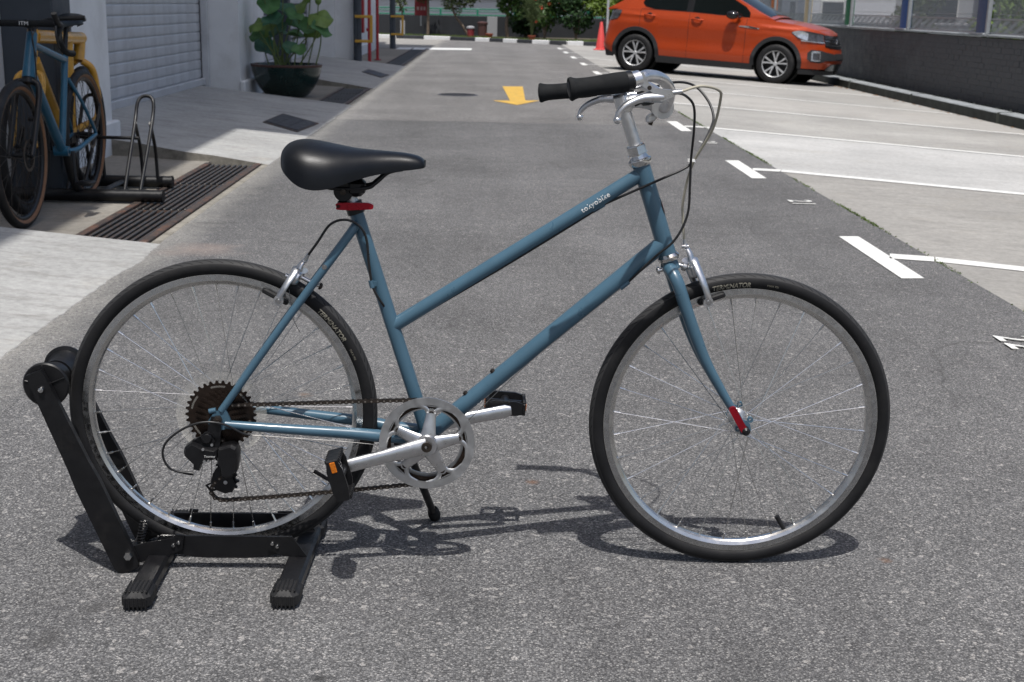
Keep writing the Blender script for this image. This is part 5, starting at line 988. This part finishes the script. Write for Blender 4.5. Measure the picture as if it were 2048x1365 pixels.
# ================================================================== RACK AND PARKED BICYCLES
rk = thing('bike_rack', 'black tubular bike rack with hoops standing over the drain grate', 'bike rack', (-2.4, 7.75, 0))
ox, oy = -2.4, 7.75
for y, x1 in ((7.44, -1.875), (8.05, -1.965)):
    b = MB().tube([(-2.85-ox, y-oy, .042), (x1-ox, y-oy, .042)], .036, 20).build('base_tube', MT['blacksteel'], rk); MB().tube([(x1-ox, y-oy, .042), (x1-ox+.012, y-oy, .042)], .038, 20).build('end_cap', MT['blackplastic'], b)
for x in (-2.24,): MB().bbox((x-ox, 7.745-oy, .05), (.05, .6, .012), .003).build('cross_plate', MT['blacksteel'], rk, False)
for xc in (-2.045, -2.37, -2.70):
    m = MB(); w_ = .045
    P = catmull([(xc-w_-ox, 7.46-oy, .06), (xc-w_-.02-ox, 7.82-oy, .40), (xc-w_-.015-ox, 7.91-oy, .54), (xc-.015-ox, 7.93-oy, .572), (xc+w_-.015-ox, 7.91-oy, .54), (xc+w_-.01-ox, 7.82-oy, .40), (xc+w_-ox, 7.46-oy, .06)], 8); m.tube(P, .0105, 10)
    for s_ in (-1, 1): m.tube(catmull([(xc+s_*w_-.04-ox, 8.03-oy, .06), (xc+s_*w_-.045-ox, 8.02-oy, .25), (xc+s_*w_-.03-ox, 7.90-oy, .37), (xc+s_*w_-.018-ox, 7.83-oy, .42)], 6), .0105, 10)
    m.build('hoop', MT['blacksteel'], rk)
MB().tube([(-2.70-ox, 7.79-oy, .335), (-2.08-ox, 7.79-oy, .335)], .010, 10).build('tie_bar', MT['blacksteel'], rk)
b2 = thing('gravel_bicycle', 'teal blue gravel bicycle with tan-wall tyres parked in the rack', 'bicycle', (-2.345, 6.55, .0), -math.pi/2)
tw = dict(wallm=MT['tan'], rim=MT['blacksteel'], track=MT['blacksteel'], tyre=MT['rubber'], hub=MT['blackplastic'], spoke=MT['chain'])
wheel(b2, (0, 0, .366), .366, .023, 28, .07, .022, tw, .013, steer=R(0), spr=.0011); wheel(b2, (-1.06, 0, .372), .366, .023, 28, .07, .022, tw, .013, spr=.0011)
m = MB(); m.tube([(-.30, 0, .955), (-.205, 0, .735)], [.026, .034], 20); m.tube([(-.29, 0, .90), (-.795, 0, .80)], .019, 18); m.tube([(-.225, 0, .775), (-.645, 0, .325)], .026, 20); m.tube([(-.80, 0, .825), (-.645, 0, .31)], .019, 18); m.tube([(-.645, -.04, .318), (-.645, .04, .318)], .028, 20)
for s_ in (-1, 1):
    P = catmull([(-.79, s_*.012, .70), (-.9, s_*.05, .56), (-1.055, s_*.068, .385)], 6); m.tube(P, np.linspace(.011, .009, len(P)), 12); P = catmull([(-.65, s_*.03, .315), (-.75, s_*.052, .318), (-.9, s_*.064, .345), (-1.055, s_*.068, .372)], 6); m.tube(P, np.linspace(.017, .011, len(P)), 12)
m.build('frame', MT['bluepaint2'], b2, True, 50)
m = MB(); m.tube([(-.205, 0, .735), (-.195, 0, .71)], .03, 18)
for s_ in (-1, 1): P = catmull([(-.195, s_*.02, .72), (-.185, s_*.055, .69), (-.12, s_*.06, .56), (-.02, s_*.058, .38), (0, s_*.056, .362)], 6); m.tube(P, np.linspace(.018, .012, len(P)), 12)
m.build('fork', MT['blacksteel'], b2, True, 50)
m = MB(); m.tube([(-.30, 0, .955), (-.315, 0, 1.0)], .022, 16); m.tube([(-.315, 0, .992), (-.215, 0, 1.005)], .020, 16); m.build('stem', MT['blackplastic'], b2); me = text_mesh('ITM', .03, 1, 0); me.materials.append(MT['decal']); obj('lettering', warp(me, lambda x, y, z: (-.186+z, x, 1.005+y*.9)), None, b2)
m = MB()
for s_ in (-1, 1): m.tube(catmull([(-.205, 0, 1.005), (-.205, s_*.10, 1.005), (-.195, s_*.17, 1.003), (-.14, s_*.20, .995), (-.085, s_*.207, .975), (-.07, s_*.212, .93), (-.10, s_*.218, .885), (-.16, s_*.222, .865), (-.225, s_*.225, .86)], 6), .0165, 14)
hb2 = m.build('handlebar', MT['grip'], b2)
for s_ in (-1, 1): P = catmull([(-.13, s_*.20, 1.0), (-.07, s_*.207, 1.01), (-.035, s_*.207, 1.045), (-.025, s_*.207, 1.06)], 5); MB().tube(P, np.linspace(.017, .014, len(P)), 12).build('brake_hood', MT['rubber'], hb2); MB().tube(catmull([(-.04, s_*.207, 1.0), (-.03, s_*.21, .95), (-.05, s_*.215, .89)], 5), .006, 8).build('brake_lever', MT['blackplastic'], hb2)
m = MB(); m.tube([(-.80, 0, .82), (-.852, 0, .985)], .0135, 16); m.build('seat_post', MT['blacksteel'], b2)
rows = []
for u_, t_, h_ in ((-.985, 1.015, .02), (-.97, 1.03, .06), (-.93, 1.035, .073), (-.88, 1.028, .06), (-.82, 1.022, .035), (-.76, 1.018, .022), (-.72, 1.01, .012)): rows.append([(u_, -h_*math.cos(a), t_-.04+.04*math.sin(a)**.7 if 0 < a < 3.14 else t_-.04) for a in np.linspace(0, math.pi, 13)])
sd = MB().grid(np.array(rows)); sd.build('saddle', MT['saddle'], b2, True, 60); MB().bbox((-.86, 0, .985), (.09, .05, .02), .006).build('saddle_clamp', MT['blackplastic'], b2)
for s_, a in ((1, R(-82)), (-1, R(98))): e = V(-.645+.172*math.cos(a), s_*.075, .318+.172*math.sin(a)); MB().tube([(-.645, s_*.06, .318), tuple(e)], [.016, .011], 12, flat=.6, upd=(0, 1, 0)).build('crank_arm', MT['blacksteel'], b2); MB().bbox(tuple(e+V(0, s_*.055, 0)), (.09, .085, .022), .006).build('pedal', MT['blackplastic'], b2)
for pts in ([(-.2, .03, .99), (-.16, .05, .92), (-.19, .045, .8), (-.2, .04, .72), (-.1, .062, .5), (-.02, .065, .39)], [(-.2, .06, .99), (-.15, .05, .93), (-.24, .035, .84)]): MB().tube(catmull(pts, 6), .0035, 8).build('brake_hose', MT['cable'], b2)
for x, z in ((0, .366), (-1.06, .372)): MB().lathe([(.065, .045), (.08, .045), (.08, .047), (.065, .047)], (x, 0, z), (0, 1, 0), 36, True).build('brake_disc', MT['chain'], b2)
b3 = thing('yellow_bicycle', 'yellow thick-tubed bicycle standing behind the teal blue one', 'bicycle', (-2.475, 6.98, 0), -math.pi/2)
yw = dict(rim=MT['blacksteel'], track=MT['blacksteel'], tyre=MT['rubber'], hub=MT['blackplastic'], spoke=MT['chain'])
wheel(b3, (0, 0, .36), .36, .028, 28, .07, .024, yw, .014, spr=.0011); wheel(b3, (-1.08, 0, .368), .366, .030, 28, .07, .024, yw, .014, spr=.0011)
m = MB(); m.tube([(-.27, 0, .96), (-.19, 0, .74)], .03, 18); m.tube([(-.28, 0, .926), (-1.10, 0, .897)], .036, 22); m.sphere((-1.10, 0, .897), .036); m.tube(catmull([(-1.08, 0, .895), (-1.06, 0, .84), (-1.03, 0, .765)], 5), .033, 20); m.tube([(-.23, 0, .80), (-.66, 0, .33)], .04, 20); m.tube([(-.84, 0, .90), (-.80, 0, .36)], .031, 18)
for s_ in (-1, 1): m.tube(catmull([(-1.03, s_*.02, .765), (-1.05, s_*.07, .72), (-1.085, s_*.082, .60), (-1.09, s_*.084, .48), (-1.03, s_*.082, .42), (-.85, s_*.06, .395), (-.67, s_*.03, .36)], 6), .021, 12); m.tube(catmull([(-.19, s_*.02, .74), (-.16, s_*.07, .7), (-.06, s_*.065, .5), (0, s_*.06, .36)], 6), .018, 12)
m.build('frame', MT['yellowframe'], b3, True, 50); MB().tube(catmull([(-.30, 0, .99), (-.26, .12, 1.02), (-.28, .28, 1.03)], 6), .013, 12).build('handlebar', MT['blacksteel'], b3); MB().tube([(-.27, 0, .96), (-.29, 0, 1.0)], .024, 14).build('stem', MT['blackplastic'], b3); MB().bbox((-.66, 0, .34), (.14, .12, .11), .03).build('motor_housing', MT['blackplastic'], b3); MB().tube([(-.84, 0, .90), (-.86, 0, 1.0)], .014, 14).build('seat_post', MT['blacksteel'], b3)
rows = [[(u_-.02, -h_*math.cos(a), t_-.04+.04*math.sin(a)**.7 if 0 < a < 3.14 else t_-.04) for a in np.linspace(0, math.pi, 13)] for u_, t_, h_ in ((-.985, 1.025, .02), (-.97, 1.04, .07), (-.93, 1.045, .085), (-.88, 1.038, .07), (-.82, 1.03, .04), (-.76, 1.026, .025), (-.72, 1.02, .012))]
MB().grid(np.array(rows)).build('saddle', MT['saddle'], b3, True, 60)

# ================================================================== ORANGE CAR
CS = 1.0555; CRZ = R(-26.97)
car = bpy.data.objects.new('car', None); COL.objects.link(car); tag(car, 'orange compact SUV with black cladding parked against the dark wall', 'car')
axc = Vector((.8905, -.4532, -.04007)).normalized(); nc = Vector((.045, 0, 1)).normalized(); lc = nc.cross(axc).normalized(); axc = lc.cross(nc)
Mc = Matrix((axc, lc, nc)).transposed().to_4x4(); Mc.translation = Vector((2.6893, 24.9664, -.0243))+Vector(lc)*(.84*CS); car.matrix_world = Mc @ Matrix.Scale(CS, 4)
HW = .86
plan = [(-.70, 0), (-.695, .35), (-.67, .60), (-.60, .76), (-.46, .83), (-.2, .855), (.3, .86), (1.3, .86), (2.3, .86), (2.75, .845), (2.98, .81), (3.18, .73), (3.32, .60), (3.40, .40), (3.43, .2), (3.44, 0)]
PL = catmull([(x, -y) for x, y in plan], 12); dl = np.linalg.norm(np.diff(PL, axis=0), axis=1); sl_c = np.concatenate([[0], np.cumsum(dl)])
i0_ = int(np.argmin(np.abs(PL[:, 0])+(PL[:, 1] > -.5)*9)); S0 = sl_c[i0_]-PL[i0_, 0]
SS = np.linspace(0, sl_c[-1], 190)
def plan_at(s): return np.array([np.interp(s, sl_c, PL[:, 0]), np.interp(s, sl_c, PL[:, 1])])
def nrm_at(s): d = plan_at(min(s+.01, sl_c[-1]))-plan_at(max(s-.01, 0)); d = d/np.linalg.norm(d); return np.array([d[1], -d[0]])
ZSx = [-.72, -.6, -.5, -.3, 0, .94, 1.99, 2.5, 2.9, 3.2, 3.35, 3.42, 3.45]; ZSz = [1.02, 1.05, 1.07, 1.09, 1.09, 1.085, 1.055, 1.03, .985, .925, .88, .85, .84]
def zs(x): return np.interp(x, ZSx, ZSz)
def inset(x, z):
    t = (z-.25)/(zs(x)-.25); v = .035*max(0, 1-t*4)+.055*max(0, t-.72)/.28
    v += .016*math.exp(-((z-.985+.03*x)/.03)**2)*-1+(.012+.012*max(0, min(1, (x-.38)/.2, (2.12-x)/.2)))*math.exp(-((z-.60)/.17)**2)-.010*math.exp(-((z-.42)/.05)**2)
    if x > 3.0: v += (x-3.0)/.44*(.10*max(0, t-.62)/.38+.02*math.cos(t*9))
    if x < -.35: v += (-.35-x)/.35*(.09*max(0, t-.45)/.55-.03*math.exp(-((z-.5)/.12)**2))
    return v
def pos(s, z, off=0):
    q = plan_at(s); n2 = nrm_at(s); i_ = inset(q[0], z)-off; return V(q[0]-n2[0]*i_, q[1]-n2[1]*i_, z)
AR = .385
def zbot(x):
    z = .285
    for c_ in (0, 2.55):
        d = abs(x-c_)
        if d < AR: z = max(z, .335+math.sqrt(AR*AR-d*d))
    return z
NR = 14; rows = []
for s in SS:
    x = plan_at(s)[0]; zb_ = zbot(x); zt_ = zs(x); rows.append([pos(s, zb_+(zt_-zb_)*k/NR) for k in range(NR+1)])
rows = np.array(rows); body = MB(); body.grid(rows[:, ::-1]); mir = rows*V(1, -1, 1); body.grid(mir)
# hood and tail deck: strips across from the right shoulder to the left
ccx = []
for r_ in rows:
    e = r_[-1]; cr_ = []
    for t in np.linspace(-1, 1, 15): cr_.append((e[0], e[1]*-t*-1, e[2]+.045*(1-t*t)*min(1, abs(e[1])/.6)))
    ccx.append(cr_)
body.grid(np.array(ccx)); cbody = body.build('body', MT['carpaint'], car, True, 32)
# greenhouse
GX = np.array([-.60, -.52, -.40, -.28, -.12, .05, .3, .8, 1.2, 1.45, 1.7, 1.95, 2.2, 2.36, 2.44]); GZ = np.array([1.09, 1.13, 1.20, 1.27, 1.38, 1.47, 1.53, 1.56, 1.555, 1.52, 1.41, 1.29, 1.17, 1.10, 1.07])
def gz(x): return np.interp(x, GX, GZ)
def gp(x, h, sgn=-1, off=0): zb_ = zs(x)-.01; z = zb_+h*(gz(x)-zb_-.02); return V(x, sgn*(.80+off-.165*max(0, z-1.08)/.45*1.0-.03*max(0, (x-1.9)/.5)-.05*max(0, (-.2-x)/.4)), z)
g_ = MB(); xs = np.linspace(-.6, 2.44, 46); rr = []
for x in xs:
    row = [gp(x, h, -1) for h in np.linspace(0, 1, 6)]; e = row[-1]; row += [V(x, e[1]*t, e[2]+.055*(1-t*t)) for t in np.linspace(.9, -.9, 11)]; row += [V(p_[0], -p_[1], p_[2]) for p_ in row[5::-1]]; rr.append(row)
g_.grid(np.array(rr)); g_.build('cabin', MT['carpaint'], car, True, 40)
for sgn in (-1, 1):
    def win(name, lo, n=14, mat=MT['glass']):
        P = []
        for x, h0, h1 in lo: P.append([gp(x, h0, sgn, .006), gp(x, (h0+h1)/2, sgn, .006), gp(x, h1, sgn, .006)])
        P = np.array(P); MB().grid(P if sgn > 0 else P[:, ::-1]).build(name, mat, car, True, 50)
    win('window', [(.06, .30, .36), (.12, .14, .70), (.3, .06, .9), (.88, .05, .9)]); win('window', [(1.0, .05, .9), (1.3, .05, .9), (1.62, .05, .9), (1.93, .07, .80), (2.02, .10, .5)]); win('pillar_trim', [(.88, .0, .95), (1.0, .0, .95)], mat=MT['cargloss'])
    win('window_trim', [(.05, -.02, .05), (.5, -.02, .05), (1.5, -.02, .05), (2.1, -.02, .07)], mat=MT['cargloss'])
ws_ = []
for x in np.linspace(1.48, 2.36, 10):
    e = gp(x, 1, -1); ws_.append([V(x+.004, e[1]*t*.93, e[2]+.055*(1-t*t)+.008) for t in np.linspace(1, -1, 13)])
MB().grid(np.array(ws_)).build('windscreen', MT['glass'], car); ws_ = []
for x in np.linspace(-.5, -.06, 8):
    e = gp(x, 1, -1); ws_.append([V(x-.004, e[1]*t*.85, e[2]+.055*(1-t*t)+.008) for t in np.linspace(1, -1, 13)])
MB().grid(np.array(ws_)).build('rear_window', MT['glass'], car)
def strip_on(name, pts, mat, off=.008, par=car, both=True, sub=5, thick=.02):
    "patch on the body shell from (s, z_low, z_high) stations, with returns at its edges"
    for mirr in ((1, -1) if both else (1,)):
        st = np.array(pts, float); out = []
        for a, b in zip(st[:-1], st[1:]):
            for k in range(6): out.append(a+(b-a)*k/6)
        out.append(st[-1]); P = []
        for s, z0, z1 in out: P.append([pos(s+S0, z0, off-thick)]+[pos(s+S0, z0+(z1-z0)*k/sub, off) for k in range(sub+1)]+[pos(s+S0, z1, off-thick)])
        P = np.array(P)*V(1, mirr, 1); m = MB().grid(P[:, ::-1] if mirr == 1 else P); m.add(P[0], [tuple(range(P.shape[1]))]); m.add(P[-1], [tuple(range(P.shape[1]-1, -1, -1))]); m.build(name, mat, par, True, 40)
for sgn in (-1, 1):
    for cx in (0, 2.55):
        lst = []
        for a in np.linspace(R(-8), R(188), 40):
            x = cx+AR*1.0*math.cos(a); z = .335+AR*math.sin(a); o_ = []
            for r_, of in ((AR-.004, -.05), (AR-.004, .012), (AR+.06, .012), (AR+.066, -.01)):
                xx = cx+r_*math.cos(a); zz = max(.21, .335+r_*math.sin(a)); q = pos(xx+S0, max(zz, .25), of); q = V(q[0], q[1]*-sgn if sgn > 0 else q[1], zz); q[1] = sgn*abs(q[1]); o_.append(q)
            lst.append(o_)
        P = np.array(lst); MB().grid(P if sgn < 0 else P[:, ::-1]).build('arch_cladding', MT['carblack'], car, True, 35)
        MB().lathe([(.40, 0), (.40, -.22), (.001, -.24)], (cx, sgn*.80, .36), (0, sgn, 0), 40).build('wheel_well', MT['dark'], car)
strip_on('sill_cladding', [(.40, .195, .315), (1.2, .195, .305), (2.15, .195, .30)], MT['carblack'], .012)
strip_on('front_skirt', [(2.95, .19, .27), (3.3, .19, .265), (3.7, .19, .25), (4.2, .19, .245), (sl_c[-1]-S0, .19, .245)], MT['carblack'], .006)
strip_on('rear_skirt', [(-S0+.0, .24, .42), (-1.0, .24, .42), (-.7, .24, .40), (-.43, .24, .30)], MT['carblack'], .006)
MB().box((1.3, 0, .25), (3.2, 1.3, .12)).build('underbody', MT['dark'], car, False)
strip_on('headlight', [(2.78, .855, .875), (2.90, .775, .905), (3.05, .735, .90), (3.22, .725, .88), (3.40, .722, .862)], MT['lensdark'], .010)
strip_on('headlight_lens', [(2.79, .856, .874), (2.88, .80, .898), (2.98, .765, .892), (3.06, .750, .86)], MT['lens'], .014, sub=3)
strip_on('running_light', [(2.95, .735, .755), (3.2, .722, .738), (3.40, .718, .732)], MT['lens'], .016, sub=2)
strip_on('grille', [(3.42, .66, .855), (3.6, .64, .85), (3.9, .63, .845), (sl_c[-1]-S0, .63, .845)], MT['cargloss'], .008)
for z in (.68, .735, .79): strip_on('grille_bar', [(3.44, z, z+.012), (3.9, z-.01, z+.002), (sl_c[-1]-S0, z-.01, z+.002)], MT['carblack'], .016, sub=1)
strip_on('chrome_strip', [(3.42, .752, .762), (sl_c[-1]-S0-.12, .744, .754)], MT['chrome'], .018, sub=1)
strip_on('fog_lamp_surround', [(3.08, .45, .55), (3.14, .40, .60), (3.30, .39, .60), (3.42, .43, .575), (3.7, .44, .545), (sl_c[-1]-S0, .44, .545)], MT['carblack'], .010)
strip_on('fog_lamp', [(3.15, .425, .575), (3.20, .415, .585), (3.30, .42, .58)], MT['lens'], .016, sub=3); strip_on('fog_lamp_core', [(3.17, .45, .55), (3.29, .445, .555)], MT['lensdark'], .020, sub=3)
strip_on('lower_grille', [(3.48, .265, .275), (3.62, .262, .37), (3.9, .262, .385), (sl_c[-1]-S0, .262, .385)], MT['cargloss'], .010)
strip_on('number_plate', [(sl_c[-1]-S0-.26, .455, .555), (sl_c[-1]-S0, .455, .555)], MT['carblack'], .022)
me = pos(sl_c[-1], .75, .02); emb = MB().lathe([(.050, .0), (.058, .006), (.066, 0)], (me[0], 0, .748), (1, 0, 0), 28)
for a, b in (((-.028, .035), (0, -.005)), ((.028, .035), (0, -.005)), ((-.045, .0), (-.02, -.045)), ((.045, 0), (.02, -.045)), ((-.02, -.045), (0, -.012)), ((.02, -.045), (0, -.012))): emb.tube([(me[0]+.002, a[0], .748+a[1]), (me[0]+.002, b[0], .748+b[1])], .005, 6)
emb.build('emblem', MT['chrome'], car)
strip_on('tail_light', [(-.62, .88, 1.045), (-.50, .875, 1.05), (-.38, .905, 1.052), (-.32, 1.0, 1.052)], MT['lensdark'], .012)
for xs_ in (.045, .955, 1.985): strip_on('panel_gap', [(xs_-.003, .31 if xs_ > .5 else .80, zs(xs_)-.01), (xs_+.003, .31 if xs_ > .5 else .80, zs(xs_)-.01)], MT['seam'], .0015, sub=14, thick=.003)
strip_on('fender_trim', [(1.86, .905, .915), (2.02, .89, .925), (2.22, .878, .896)], MT['chrome'], .008, sub=2); strip_on('fender_trim_insert', [(2.04, .894, .916), (2.18, .882, .90)], MT['cargloss'], .011, sub=2)
for hx_ in (.14, 1.02):
    for sgn in (-1, 1):
        c_ = pos(hx_+.09+S0, .985 if hx_ < 1 else .965, 0); P = catmull([(c_[0]-.10, sgn*(abs(c_[1])-.005), c_[2]+.012), (c_[0]-.06, sgn*(abs(c_[1])+.035), c_[2]+.012), (c_[0]+.05, sgn*(abs(c_[1])+.035), c_[2]+.004), (c_[0]+.09, sgn*(abs(c_[1])-.005), c_[2])], 5)
        h_ = MB().tube(P, .016, 10, flat=.8).build('door_handle', MT['carpaint'], car); MB().lathe([(.001, .003), (.055, .002), (.06, -.01)], (c_[0]-.01, sgn*(abs(c_[1])-.004), c_[2]-.005), (0, sgn, 0), 20).build('handle_cup', MT['seam'], h_)
for sgn in (-1, 1):
    m = MB(); m.sphere((1.76, sgn*.97, 1.085), .1, 18, 10, (1.15, .95, .72)); mr = m.build('mirror', MT['cargloss'], car); MB().tube([(1.86, sgn*.83, 1.06), (1.80, sgn*.93, 1.055)], [.035, .028], 12, flat=.6).build('mirror_arm', MT['cargloss'], mr)
for cx in (0, 2.55):
    for sgn in (-1, 1):
        wc = (cx, sgn*.755, .325); prof = [(.215, -.09), (.255, -.102), (.305, -.098), (.325, -.08), (.328, 0), (.325, .08), (.305, .098), (.255, .102), (.215, .09)]
        ty = MB().lathe(prof, wc, (0, sgn, 0), 56).build('wheel', MT['rubber'], car, True, 50)
        MB().lathe([(.222, .099), (.214, .088), (.205, .03), (.20, -.03), (.001, -.04)], wc, (0, sgn, 0), 48).build('rim', MT['carblack'], ty); MB().lathe([(.222, .100), (.216, .094), (.21, .088)], wc, (0, sgn, 0), 48).build('rim_edge', MT['silver'], ty)
        sp = MB()
        for k in range(5):
            for dd in (-1, 1):
                a0 = k*1.2566+R(90)+dd*.13; a1 = k*1.2566+R(90)+dd*.24; cw = V(*wc)
                def pt(r_, a, l): return cw+V(r_*math.cos(a), sgn*l, r_*math.sin(a))
                w0, w1 = .10, .085
                poly = [pt(.035, a0-dd*.1-.28, .066), pt(.035, a0-dd*.1+.28, .066), pt(.13, (a0+a1)/2+.09, .082), pt(.205, a1+.085, .088), pt(.208, a1-.055, .088), pt(.13, (a0+a1)/2-.09, .082)]
                bk = [q-V(0, sgn*.02, 0) for q in poly]; sp.add(poly+bk, [(0, 1, 2, 5), (5, 2, 3, 4)]+[(i, (i+1) % 6, 6+(i+1) % 6, 6+i) for i in range(6)])
        sp.build('rim_spokes', MT['silver'], ty, False); MB().lathe([(.001, .078), (.03, .077), (.036, .07), (.036, .05)], wc, (0, sgn, 0), 20).build('hub_cap', MT['silver'], ty)
